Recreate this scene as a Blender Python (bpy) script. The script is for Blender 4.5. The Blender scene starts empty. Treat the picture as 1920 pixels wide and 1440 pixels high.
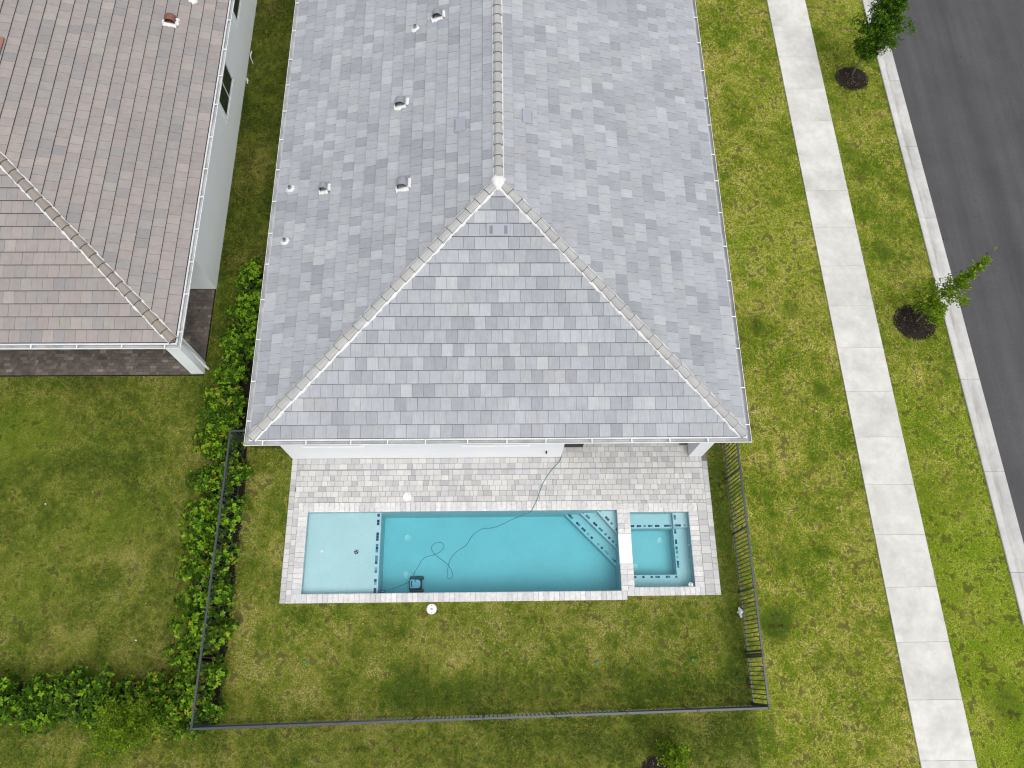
import bpy, math, random
import numpy as np
from mathutils import Matrix, Vector

random.seed(7)
RNG = np.random.default_rng(11)
sc = bpy.context.scene
col = sc.collection

# ------------------------------------------------------------------ camera
FPX, PITCH, ROLL, YAW, CAMH = 1425.19, math.radians(69.244), math.radians(3.004), math.radians(-3.505), 22.652
_cy, _sy = math.cos(YAW), math.sin(YAW)
FW = Vector((-_sy * math.cos(PITCH), _cy * math.cos(PITCH), -math.sin(PITCH)))
_rt = Vector((_cy, _sy, 0)); _up = _rt.cross(FW)
RT = _rt * math.cos(ROLL) + _up * math.sin(ROLL)
UP = -_rt * math.sin(ROLL) + _up * math.cos(ROLL)
cam_d = bpy.data.cameras.new('camera'); cam = bpy.data.objects.new('camera', cam_d); col.objects.link(cam)
cam_d.sensor_fit = 'HORIZONTAL'; cam_d.sensor_width = 36.0; cam_d.lens = FPX / 1920 * 36
cam_d.clip_start = 0.1; cam_d.clip_end = 2000
cam.matrix_world = Matrix(((RT.x, UP.x, -FW.x, 0), (RT.y, UP.y, -FW.y, 0), (RT.z, UP.z, -FW.z, CAMH), (0, 0, 0, 1)))
sc.camera = cam

# ------------------------------------------------------------------ sky and sun (bright overcast)
SUN_EL, SUN_AZ = math.radians(64), math.radians(150)      # azimuth clockwise from +Y
world = bpy.data.worlds.new('World'); sc.world = world; world.use_nodes = True
wn = world.node_tree; wn.nodes.clear()
sky = wn.nodes.new('ShaderNodeTexSky'); sky.sky_type = 'NISHITA'; sky.sun_disc = False
sky.sun_elevation = SUN_EL; sky.sun_rotation = SUN_AZ
sky.air_density = 1.0; sky.dust_density = 4.0; sky.ozone_density = 1.0; sky.altitude = 0
hs = wn.nodes.new('ShaderNodeHueSaturation'); hs.inputs['Saturation'].default_value = 0.30
bg = wn.nodes.new('ShaderNodeBackground'); bg.inputs['Strength'].default_value = 0.15
wo = wn.nodes.new('ShaderNodeOutputWorld')
wn.links.new(sky.outputs[0], hs.inputs['Color']); wn.links.new(hs.outputs[0], bg.inputs['Color']); wn.links.new(bg.outputs[0], wo.inputs['Surface'])
sd = bpy.data.lights.new('sun', 'SUN'); sd.energy = 0.7; sd.angle = math.radians(50); sd.color = (1.0, 0.97, 0.92)
sun = bpy.data.objects.new('sun', sd); col.objects.link(sun)
sdir = Vector((math.sin(SUN_AZ) * math.cos(SUN_EL), math.cos(SUN_AZ) * math.cos(SUN_EL), math.sin(SUN_EL)))
sun.rotation_euler = sdir.to_track_quat('Z', 'Y').to_euler(); sun.location = (0, -20, 40)
sc.view_settings.view_transform = 'Standard'; sc.view_settings.look = 'None'
sc.view_settings.gamma = 1.0; sc.view_settings.use_curve_mapping = False
sc.view_settings.exposure = 0.60
sc.render.engine = 'CYCLES'
sc.cycles.use_denoising = True
sc.cycles.filter_width = 1.15
sc.cycles.max_bounces = 10; sc.cycles.diffuse_bounces = 4; sc.cycles.transparent_max_bounces = 12

# ------------------------------------------------------------------ helpers
WM = {}

def link(o, parent=None, world=None):
    col.objects.link(o)
    w = world if world is not None else Matrix.Identity(4)
    WM[o.name] = w
    if parent is not None:
        o.parent = parent
        o.matrix_parent_inverse = WM[parent.name].inverted()
    if world is not None:
        o.matrix_basis = w
    return o

def tag(o, label=None, cat=None, group=None, kind=None):
    if label: o['label'] = label
    if cat: o['category'] = cat
    if group: o['group'] = group
    if kind: o['kind'] = kind
    return o

def thing(name, loc, label, cat, group=None):
    o = bpy.data.objects.new(name, None)
    o.empty_display_size = 0.2
    link(o, None, Matrix.Translation(loc))
    return tag(o, label, cat, group)

class MB:
    def __init__(s):
        s.v = []; s.f = []; s.c = []; s.m = []; s.uv = []
    def add(s, verts, faces, c=(1, 1, 1), m=0, uv=None):
        b = len(s.v)
        s.v += [tuple(p) for p in verts]
        s.uv += uv if uv else [(0, 0)] * len(verts)
        for f in faces:
            s.f.append(tuple(i + b for i in f)); s.c.append(c); s.m.append(m)
    def box(s, x0, x1, y0, y1, z0, z1, c=(1, 1, 1), m=0, M=None, ch=0.0):
        if ch > 0:
            v = [(x0, y0, z0), (x1, y0, z0), (x1, y1, z0), (x0, y1, z0),
                 (x0, y0, z1 - ch), (x1, y0, z1 - ch), (x1, y1, z1 - ch), (x0, y1, z1 - ch),
                 (x0 + ch, y0 + ch, z1), (x1 - ch, y0 + ch, z1), (x1 - ch, y1 - ch, z1), (x0 + ch, y1 - ch, z1)]
            f = [(0, 1, 5, 4), (1, 2, 6, 5), (2, 3, 7, 6), (3, 0, 4, 7), (4, 5, 9, 8), (5, 6, 10, 9), (6, 7, 11, 10), (7, 4, 8, 11), (8, 9, 10, 11), (3, 2, 1, 0)]
        else:
            v = [(x0, y0, z0), (x1, y0, z0), (x1, y1, z0), (x0, y1, z0), (x0, y0, z1), (x1, y0, z1), (x1, y1, z1), (x0, y1, z1)]
            f = [(3, 2, 1, 0), (4, 5, 6, 7), (0, 1, 5, 4), (1, 2, 6, 5), (2, 3, 7, 6), (3, 0, 4, 7)]
        if M is not None: v = [tuple(M @ Vector(p)) for p in v]
        s.add(v, f, c, m)
        return s
    def prism(s, poly, z0, z1, c=(1, 1, 1), m=0):
        n = len(poly)
        v = [(x, y, z0) for x, y in poly] + [(x, y, z1) for x, y in poly]
        f = [tuple(range(n - 1, -1, -1)), tuple(range(n, 2 * n))] + [(i, (i + 1) % n, n + (i + 1) % n, n + i) for i in range(n)]
        s.add(v, f, c, m); return s
    def tube(s, path, r, n=8, c=(1, 1, 1), m=0, caps=True):
        P = [Vector(p) for p in path]
        rr = r if isinstance(r, (list, tuple)) else [r] * len(P)
        v = []; prev = None
        for i, p in enumerate(P):
            d = (P[min(i + 1, len(P) - 1)] - P[max(i - 1, 0)])
            d = d.normalized() if d.length > 1e-9 else Vector((0, 0, 1))
            if prev is None:
                a = d.cross(Vector((0, 0, 1)))
                if a.length < 0.05: a = d.cross(Vector((1, 0, 0)))
            else:
                a = prev - d * prev.dot(d)
            a.normalize(); b = d.cross(a); prev = a
            for k in range(n):
                t = 2 * math.pi * k / n
                v.append(tuple(p + (a * math.cos(t) + b * math.sin(t)) * rr[i]))
        f = []
        for i in range(len(P) - 1):
            for k in range(n):
                f.append((i * n + k, i * n + (k + 1) % n, (i + 1) * n + (k + 1) % n, (i + 1) * n + k))
        if caps:
            f.append(tuple(range(n - 1, -1, -1))); f.append(tuple((len(P) - 1) * n + k for k in range(n)))
        s.add(v, f, c, m); return s
    def lathe(s, prof, cx, cy, n=24, c=(1, 1, 1), m=0):
        v = []; f = []
        for r, z in prof:
            for k in range(n):
                t = 2 * math.pi * k / n
                v.append((cx + r * math.cos(t), cy + r * math.sin(t), z))
        for i in range(len(prof) - 1):
            for k in range(n):
                f.append((i * n + k, i * n + (k + 1) % n, (i + 1) * n + (k + 1) % n, (i + 1) * n + k))
        f.append(tuple(range(n - 1, -1, -1))); f.append(tuple((len(prof) - 1) * n + k for k in range(n)))
        s.add(v, f, c, m); return s
    def mesh(s, name, mats, smooth=False):
        me = bpy.data.meshes.new(name)
        me.from_pydata(s.v, [], s.f)
        mats = mats if isinstance(mats, (list, tuple)) else [mats]
        for m in mats: me.materials.append(m)
        nl = len(me.loops)
        lt = np.zeros(len(s.f), dtype=np.int32); me.polygons.foreach_get('loop_total', lt)
        ca = me.color_attributes.new('tcol', 'FLOAT_COLOR', 'CORNER')
        cc = np.ones((len(s.f), 4), dtype=np.float32); cc[:, :3] = np.array(s.c, dtype=np.float32)
        ca.data.foreach_set('color', np.repeat(cc, lt, axis=0).ravel())
        li = np.zeros(nl, dtype=np.int32); me.loops.foreach_get('vertex_index', li)
        uvl = me.uv_layers.new(name='UVMap')
        uvl.data.foreach_set('uv', np.array(s.uv, dtype=np.float32)[li].ravel())
        me.polygons.foreach_set('material_index', np.array(s.m, dtype=np.int32))
        if smooth: me.polygons.foreach_set('use_smooth', np.ones(len(s.f), dtype=bool))
        me.update()
        return me
    def build(s, name, mats, parent=None, smooth=False):
        o = bpy.data.objects.new(name, s.mesh(name, mats, smooth))
        return link(o, parent)

def inst(name, me, M, parent, color=None):
    o = bpy.data.objects.new(name, me)
    link(o, parent, M)
    if color: o.color = (*color, 1)
    return o

# ------------------------------------------------------------------ materials
class NT:
    def __init__(s, name):
        s.mat = bpy.data.materials.new(name); s.mat.use_nodes = True
        s.t = s.mat.node_tree; s.b = s.t.nodes['Principled BSDF']; s.out = s.t.nodes['Material Output']
    def n(s, typ, **kw):
        nd = s.t.nodes.new(typ)
        for k, v in kw.items(): setattr(nd, k, v)
        return nd
    def l(s, a, b): s.t.links.new(a, b)
    def noise(s, vec, scale, detail=4, rough=0.55, sc3=None):
        nd = s.n('ShaderNodeTexNoise'); nd.inputs['Scale'].default_value = scale; nd.inputs['Detail'].default_value = detail; nd.inputs['Roughness'].default_value = rough
        if sc3 is not None:
            mp = s.n('ShaderNodeMapping'); mp.inputs['Scale'].default_value = sc3; s.l(vec, mp.inputs['Vector']); vec = mp.outputs[0]
        if vec is not None: s.l(vec, nd.inputs['Vector'])
        return nd.outputs['Fac']
    def ramp(s, fac, stops):
        r = s.n('ShaderNodeValToRGB'); e = r.color_ramp.elements
        while len(e) < len(stops): e.new(0.5)
        for el, (p, c) in zip(e, stops):
            el.position = p; el.color = (*c, 1) if not isinstance(c, (int, float)) else (c, c, c, 1)
        s.l(fac, r.inputs[0]); return r.outputs[0]
    def mix(s, a, b, fac, mode='MIX'):
        m = s.n('ShaderNodeMix', data_type='RGBA', blend_type=mode)
        for sock, val in ((m.inputs[6], a), (m.inputs[7], b)):
            if isinstance(val, tuple): sock.default_value = (*val, 1)
            else: s.l(val, sock)
        if isinstance(fac, (int, float)): m.inputs[0].default_value = fac
        else: s.l(fac, m.inputs[0])
        return m.outputs[2]
    def bump(s, h, strength, dist=0.02):
        b = s.n('ShaderNodeBump'); b.inputs['Strength'].default_value = strength; b.inputs['Distance'].default_value = dist
        s.l(h, b.inputs['Height']); s.l(b.outputs[0], s.b.inputs['Normal']); return b
    def pos(s): return s.n('ShaderNodeNewGeometry').outputs['Position']
    def tint(s):
        a = s.n('ShaderNodeAttribute', attribute_name='tcol'); o = s.n('ShaderNodeObjectInfo')
        return s.mix(a.outputs['Color'], o.outputs['Color'], 1.0, 'MULTIPLY')
    def fin(s, c, rough=0.8, spec=0.3):
        if isinstance(c, tuple): s.b.inputs['Base Color'].default_value = (*c, 1)
        else: s.l(c, s.b.inputs['Base Color'])
        s.b.inputs['Roughness'].default_value = rough; s.b.inputs['Specular IOR Level'].default_value = spec
        return s.mat

def plain(name, c, rough=0.5, spec=0.4, metal=0.0, var=0.0, vs=6.0):
    t = NT(name)
    if var:
        f = t.noise(t.pos(), vs, 5)
        k = t.ramp(f, [(0.3, 1 - var), (0.7, 1.0)])
        cc = t.mix(c, k, 1.0, 'MULTIPLY')
    else: cc = c
    t.b.inputs['Metallic'].default_value = metal
    return t.fin(cc, rough, spec)

def m_tile(name, groove):
    t = NT(name)
    uv = t.n('ShaderNodeUVMap').outputs[0]
    oi = t.n('ShaderNodeObjectInfo')
    sc_ = t.n('ShaderNodeVectorMath', operation='SCALE'); sc_.inputs[0].default_value = (37.0, 53.0, 11.0); t.l(oi.outputs['Random'], sc_.inputs['Scale'])
    ad = t.n('ShaderNodeVectorMath', operation='ADD'); t.l(uv, ad.inputs[0]); t.l(sc_.outputs[0], ad.inputs[1])
    st = t.noise(ad.outputs[0], 1.0, 4, 0.7, (38, 2.6, 1))
    bl = t.noise(ad.outputs[0], 5.0, 4)
    big = t.noise(t.pos(), 0.7, 3)
    k = t.mix(t.ramp(st, [(0.25, 1 - groove), (0.75, 1 + groove * 0.5)]), t.ramp(bl, [(0.3, 0.93), (0.7, 1.05)]), 1.0, 'MULTIPLY')
    k = t.mix(k, t.ramp(big, [(0.3, 0.96), (0.7, 1.04)]), 1.0, 'MULTIPLY')
    c = t.mix(t.tint(), k, 1.0, 'MULTIPLY')
    t.bump(st, 0.35, 0.004)
    return t.fin(c, 0.72, 0.35)

def m_stone(name, blotch, vein, fine=0.06, rough=0.75):
    t = NT(name); p = t.pos()
    b = t.noise(p, 3.0, 5); f = t.noise(p, 60, 3); v = t.noise(p, 9, 8, 0.7)
    k = t.mix(t.ramp(b, [(0.3, 1 - blotch), (0.7, 1 + blotch * 0.4)]), t.ramp(f, [(0.3, 1 - fine), (0.7, 1 + fine)]), 1.0, 'MULTIPLY')
    k = t.mix(k, t.ramp(v, [(0.42, 1 - vein), (0.52, 1.0)]), 1.0, 'MULTIPLY')
    c = t.mix(t.tint(), k, 1.0, 'MULTIPLY')
    t.bump(f, 0.25, 0.004)
    return t.fin(c, rough, 0.3)

def m_concrete(name, gutter_dirt=False):
    t = NT(name); p = t.pos()
    oi = t.n('ShaderNodeObjectInfo')
    off = t.n('ShaderNodeVectorMath', operation='SCALE'); off.inputs[0].default_value = (31, 17, 5); t.l(oi.outputs['Random'], off.inputs['Scale'])
    ad = t.n('ShaderNodeVectorMath', operation='ADD'); t.l(p, ad.inputs[0]); t.l(off.outputs[0], ad.inputs[1])
    b = t.noise(ad.outputs[0], 0.9, 6, 0.6); s2 = t.noise(ad.outputs[0], 4.5, 6, 0.65); f = t.noise(p, 90, 2)
    st = t.noise(ad.outputs[0], 1.6, 7, 0.7)
    k = t.mix(t.ramp(b, [(0.3, 0.80), (0.62, 1.05)]), t.ramp(s2, [(0.25, 0.88), (0.7, 1.05)]), 1.0, 'MULTIPLY')
    k = t.mix(k, t.ramp(f, [(0.3, 0.95), (0.7, 1.04)]), 1.0, 'MULTIPLY')
    c = t.mix(t.tint(), k, 1.0, 'MULTIPLY')
    c = t.mix(c, (0.33, 0.325, 0.31), t.ramp(st, [(0.55, 0.0), (0.75, 0.6)]))
    if gutter_dirt:
        sx_ = t.n('ShaderNodeSeparateXYZ'); t.l(t.n('ShaderNodeUVMap').outputs[0], sx_.inputs[0])
        band = t.ramp(sx_.outputs[0], [(0.20, 0.0), (0.27, 1.0), (0.33, 0.8), (0.55, 0.0)])
        dn = t.noise(p, 1.0, 6, 0.7, (5, 0.7, 1))
        c = t.mix(c, (0.22, 0.20, 0.17), t.mix(band, t.ramp(dn, [(0.40, 0.0), (0.68, 0.85)]), 1.0, 'MULTIPLY'))
    t.bump(f, 0.2, 0.003)
    return t.fin(c, 0.85, 0.25)

def m_asphalt():
    t = NT('asphalt'); p = t.pos()
    f = t.noise(p, 120, 2); m = t.noise(p, 12, 5, 0.7); b = t.noise(p, 0.5, 4)
    stk = t.noise(p, 1.0, 4, 0.6, (1.1, 0.04, 1)); spot = t.noise(p, 2.2, 4, 0.6)
    k = t.mix(t.ramp(f, [(0.3, 0.78), (0.72, 1.25)]), t.ramp(m, [(0.3, 0.9), (0.7, 1.1)]), 1.0, 'MULTIPLY')
    k = t.mix(k, t.ramp(b, [(0.3, 0.88), (0.7, 1.12)]), 1.0, 'MULTIPLY')
    k = t.mix(k, t.ramp(stk, [(0.32, 0.80), (0.68, 1.17)]), 1.0, 'MULTIPLY')
    c = t.mix((0.060, 0.0595, 0.061), k, 1.0, 'MULTIPLY')
    c = t.mix(c, (0.022, 0.022, 0.023), t.ramp(spot, [(0.69, 0.0), (0.74, 0.8)]))
    gr = t.noise(p, 34, 3, 0.75)
    c = t.mix(c, (0.15, 0.148, 0.145), t.ramp(gr, [(0.64, 0.0), (0.74, 0.5)]))
    t.bump(f, 0.5, 0.008)
    return t.fin(c, 0.85, 0.3)

def m_lawn():
    t = NT('lawn_ground'); p = t.pos()
    a = t.noise(p, 0.5, 5); b = t.noise(p, 6, 6, 0.7); f = t.noise(p, 55, 3)
    c = t.ramp(a, [(0.3, (0.09, 0.13, 0.012)), (0.5, (0.15, 0.17, 0.02)), (0.72, (0.22, 0.20, 0.045))])
    c = t.mix(c, t.ramp(b, [(0.3, 0.65), (0.7, 1.2)]), 1.0, 'MULTIPLY')
    c = t.mix(c, t.ramp(f, [(0.3, 0.45), (0.65, 1.2)]), 1.0, 'MULTIPLY')
    t.bump(f, 0.6, 0.03)
    return t.fin(c, 0.9, 0.1)

def m_leaf(name, transl=0.3, rough=0.55, spec=0.14):
    t = NT(name)
    c = t.n('ShaderNodeAttribute', attribute_name='tcol').outputs['Color']
    t.fin(c, rough, spec)
    tr = t.n('ShaderNodeBsdfTranslucent'); t.l(t.mix(c, (1.3, 1.25, 0.35), 1.0, 'MULTIPLY'), tr.inputs['Color'])
    mx = t.n('ShaderNodeMixShader'); mx.inputs[0].default_value = transl
    t.l(t.b.outputs[0], mx.inputs[1]); t.l(tr.outputs[0], mx.inputs[2]); t.l(mx.outputs[0], t.out.inputs['Surface'])
    return t.mat

def m_water():
    t = NT('pool_water'); t.t.nodes.remove(t.b)
    p = t.pos(); h = t.noise(p, 9.0, 4, 0.6); h2 = t.noise(p, 2.2, 3)
    sm = t.n('ShaderNodeMath', operation='ADD'); t.l(h, sm.inputs[0]); t.l(h2, sm.inputs[1])
    b = t.n('ShaderNodeBump'); b.inputs['Strength'].default_value = 0.35; b.inputs['Distance'].default_value = 0.02; t.l(sm.outputs[0], b.inputs['Height'])
    fr = t.n('ShaderNodeFresnel'); fr.inputs['IOR'].default_value = 1.33; t.l(b.outputs[0], fr.inputs['Normal'])
    tr = t.n('ShaderNodeBsdfTransparent'); gl = t.n('ShaderNodeBsdfGlossy'); gl.inputs['Roughness'].default_value = 0.04; t.l(b.outputs[0], gl.inputs['Normal'])
    mx = t.n('ShaderNodeMixShader'); t.l(fr.outputs[0], mx.inputs[0]); t.l(tr.outputs[0], mx.inputs[1]); t.l(gl.outputs[0], mx.inputs[2])
    va = t.n('ShaderNodeVolumeAbsorption'); va.inputs['Color'].default_value = (0.10, 0.83, 0.90, 1); va.inputs['Density'].default_value = 0.66
    t.l(mx.outputs[0], t.out.inputs['Surface']); t.l(va.outputs[0], t.out.inputs['Volume'])
    return t.mat

def m_plaster():
    t = NT('pool_plaster'); p = t.pos()
    f = t.noise(p, 28, 4, 0.7); b = t.noise(p, 1.3, 4); w = t.noise(p, 7.0, 3, 0.6)
    k = t.mix(t.ramp(f, [(0.3, 0.94), (0.7, 1.05)]), t.ramp(b, [(0.3, 0.94), (0.7, 1.03)]), 1.0, 'MULTIPLY')
    c = t.mix((0.44, 0.555, 0.58), k, 1.0, 'MULTIPLY')
    return t.fin(c, 0.7, 0.2)

def m_stucco(name, c):
    t = NT(name); p = t.pos()
    f = t.noise(p, 45, 4); b = t.noise(p, 0.8, 4)
    k = t.mix(c, t.ramp(b, [(0.3, 0.95), (0.7, 1.0)]), 1.0, 'MULTIPLY')
    t.bump(f, 0.3, 0.006)
    return t.fin(k, 0.85, 0.25)

M_TILE = m_tile('grey_roof_tile', 0.15); M_TILE2 = m_tile('brown_roof_tile', 0.09)
M_PAVER = m_stone('paver', 0.06, 0.05); M_COPE = m_stone('coping_stone', 0.07, 0.14, 0.04, 0.6)
M_BRICK = m_stone('dark_paver', 0.30, 0.12, 0.12)
M_CONC = m_concrete('concrete'); M_KERB = m_concrete('kerb_concrete', True); M_ASPH = m_asphalt(); M_LAWN = m_lawn()
M_WATER = m_water(); M_PLAS = m_plaster()
M_STUC = m_stucco('white_stucco', (0.76, 0.77, 0.785)); M_STUC2 = m_stucco('pale_stucco', (0.82, 0.86, 0.86))
M_MORT = plain('white_mortar', (0.60, 0.60, 0.59), 0.9, 0.2, var=0.12, vs=9)
M_GUT = plain('gutter_white', (0.72, 0.73, 0.73), 0.4, 0.4, var=0.08, vs=4)
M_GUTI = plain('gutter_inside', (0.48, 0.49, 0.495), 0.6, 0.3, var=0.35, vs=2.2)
M_WHITE = plain('white_plastic', (0.66, 0.66, 0.66), 0.35, 0.4)
M_UNDER = plain('roof_underlay', (0.045, 0.044, 0.045), 0.9, 0.1)
M_SAND = plain('joint_sand', (0.17, 0.16, 0.145), 0.95, 0.1, var=0.3, vs=20)
M_SOIL = plain('dark_soil', (0.022, 0.017, 0.013), 0.95, 0.1, var=0.5, vs=14)
M_FENCE = plain('fence_metal', (0.034, 0.039, 0.048), 0.32, 0.6)
M_GLASS = plain('window_glass', (0.018, 0.028, 0.026), 0.08, 0.6)
M_VENT = plain('grey_vent_metal', (0.24, 0.25, 0.275), 0.5, 0.4, var=0.15)
M_VENTR = plain('red_brown_vent_metal', (0.19, 0.085, 0.06), 0.6, 0.3, var=0.2)
M_DARK = plain('vent_inside', (0.075, 0.078, 0.088), 0.8, 0.2)
M_BLACK = plain('black_cabinet', (0.022, 0.021, 0.021), 0.55, 0.3)
M_CABLE = plain('blue_cable', (0.05, 0.16, 0.23), 0.5, 0.4)
M_GREEN = plain('green_plastic', (0.02, 0.20, 0.11), 0.5, 0.4)
M_BARK = plain('bark', (0.17, 0.13, 0.09), 0.9, 0.2, var=0.4, vs=25)
M_LEAFM = m_leaf('leaf'); M_GRASS = m_leaf('grass_blade', 0.35, 0.7, 0.12)
M_MULCH = m_leaf('mulch_chip', 0.0, 0.9, 0.1)
M_TRIM = m_stone('trim_tile', 0.05, 0.0, 0.03, 0.25)
M_ROBD = plain('robot_dark', (0.06, 0.075, 0.085), 0.5, 0.4); M_ROBB = plain('robot_blue', (0.42, 0.55, 0.68), 0.4, 0.4)
M_SPILL = plain('spill_white', (0.76, 0.76, 0.75), 0.5, 0.4, var=0.06)
M_DRAIN = plain('slot_drain', (0.30, 0.31, 0.35), 0.6, 0.3, var=0.2)

# ------------------------------------------------------------------ setting: ground, pavements, road
PX0, PX1, PY0, PY1 = -5.63, 3.64, 2.14, 4.53           # pool water outline
SX0, SX1, SY0, SY1 = 4.00, 5.80, 2.235, 4.455          # spa outline
GZ = -0.05
g = MB(); B = 450
hx0, hx1, hy0, hy1 = PX0 - 0.14, SX1 + 0.14, PY0 - 0.12, PY1 + 0.12
for (x0, x1, y0, y1) in ((-B, hx0, -B, B), (hx1, B, -B, B), (hx0, hx1, -B, hy0), (hx0, hx1, hy1, B)):
    g.add([(x0, y0, GZ), (x1, y0, GZ), (x1, y1, GZ), (x0, y1, GZ)], [(0, 1, 2, 3)])
tag(g.build('lawn', M_LAWN), kind='structure')

SWA = math.radians(-1.24)     # pavement runs a little off the house axis
def swx(y): return 10.86 + (24.83 - y) * math.tan(-SWA)
def kbx(y): return 14.69 + (24.86 - y) * 0.0203
sw = MB(); y0, y1 = -60, 80
sw.add([(swx(y0) + .01, y0, -0.03), (swx(y0) + 1.51, y0, -0.03), (swx(y1) + 1.51, y1, -0.03), (swx(y1) + .01, y1, -0.03)], [(0, 1, 2, 3)])
sidewalk = sw.build('sidewalk', M_SAND); tag(sidewalk, kind='structure')
y = -2.40 - 1.523 * 6
for i in range(40):
    ya, yb = y + 0.0025, y + 1.5205
    m = MB(); zt = random.uniform(-0.001, 0.002); ch = 0.004
    xs = [swx(ya), swx(ya) + 1.524, swx(yb) + 1.524, swx(yb)]
    ys = [ya, ya, yb, yb]
    k = 0.53 * random.uniform(0.97, 1.03)
    v = [(xs[q], ys[q], -0.14) for q in range(4)] + [(xs[q], ys[q], zt - ch) for q in range(4)]
    cxm = sum(xs) / 4; cym = sum(ys) / 4
    v += [(xs[q] + (ch if xs[q] < cxm else -ch), ys[q] + (ch if ys[q] < cym else -ch), zt) for q in range(4)]
    f = [(0, 1, 5, 4), (1, 2, 6, 5), (2, 3, 7, 6), (3, 0, 4, 7), (4, 5, 9, 8), (5, 6, 10, 9), (6, 7, 11, 10), (7, 4, 8, 11), (8, 9, 10, 11)]
    m.add(v, f, (k, k * 0.98, k * 0.915))
    m.build('slab', M_CONC, sidewalk)
    y += 1.523

kb = MB(); y0, y1 = -60, 80
kb.add([(kbx(y0) + .02, y0, -0.10), (kbx(y0) + .63, y0, -0.10), (kbx(y1) + .63, y1, -0.10), (kbx(y1) + .02, y1, -0.10)], [(0, 1, 2, 3)])
kerb = kb.build('kerb', M_SAND); tag(kerb, kind='structure')
y = 2.55 - 3.05 * 4
KP = [(0.0, -0.15), (0.0, 0.005), (0.025, 0.02), (0.12, 0.010), (0.24, -0.034), (0.36, -0.036), (0.65, -0.020), (0.65, -0.15)]
for i in range(22):
    ya, yb = y + 0.005, y + 3.045
    m = MB(); k = 0.47 * random.uniform(0.93, 1.05)
    v = [(kbx(ya) + o, ya, z) for o, z in KP] + [(kbx(yb) + o, yb, z) for o, z in KP]
    n = len(KP)
    m.add(v, [(q, q + 1, n + q + 1, n + q) for q in range(n - 1)] + [tuple(range(n)), tuple(range(2 * n - 1, n - 1, -1))], (k, k * 0.985, k * 0.945), 0, [(o, 0) for o, z in KP] * 2)
    m.build('kerb_segment', M_KERB, kerb)
    y += 3.05
r = MB(); y0, y1 = -120, 160
r.add([(kbx(y0) + .64, y0, -0.026), (kbx(y0) + 7.9, y0, -0.026), (kbx(y1) + 7.9, y1, -0.026), (kbx(y1) + .64, y1, -0.026)], [(0, 1, 2, 3)])
tag(r.build('road', M_ASPH), kind='structure')
fk = MB()
v = [(kbx(y0) + 8.55 - o, y0, z) for o, z in KP] + [(kbx(y1) + 8.55 - o, y1, z) for o, z in KP]; n = len(KP)
fk.add(v, [(q + 1, q, n + q, n + q + 1) for q in range(n - 1)], (0.47, 0.463, 0.444))
tag(fk.build('far_kerb', M_CONC), kind='structure')

# ------------------------------------------------------------------ hip roofs with individual tiles
PITCHK = 0.325
def proj(p):
    d = Vector(p) - Vector((0, 0, CAMH)); z = d.dot(FW)
    return 960 + FPX * d.dot(RT) / z, 720 - FPX * d.dot(UP) / z

def clip(poly, a, b, c_):
    """keep a*x+b*y<=c"""
    out = []
    for i in range(len(poly)):
        p, q = poly[i], poly[(i + 1) % len(poly)]
        fp = a * p[0] + b * p[1] - c_; fq = a * q[0] + b * q[1] - c_
        if fp <= 0: out.append(p)
        if (fp < 0 < fq) or (fq < 0 < fp):
            t = fp / (fp - fq); out.append((p[0] + (q[0] - p[0]) * t, p[1] + (q[1] - p[1]) * t))
    return out

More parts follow.
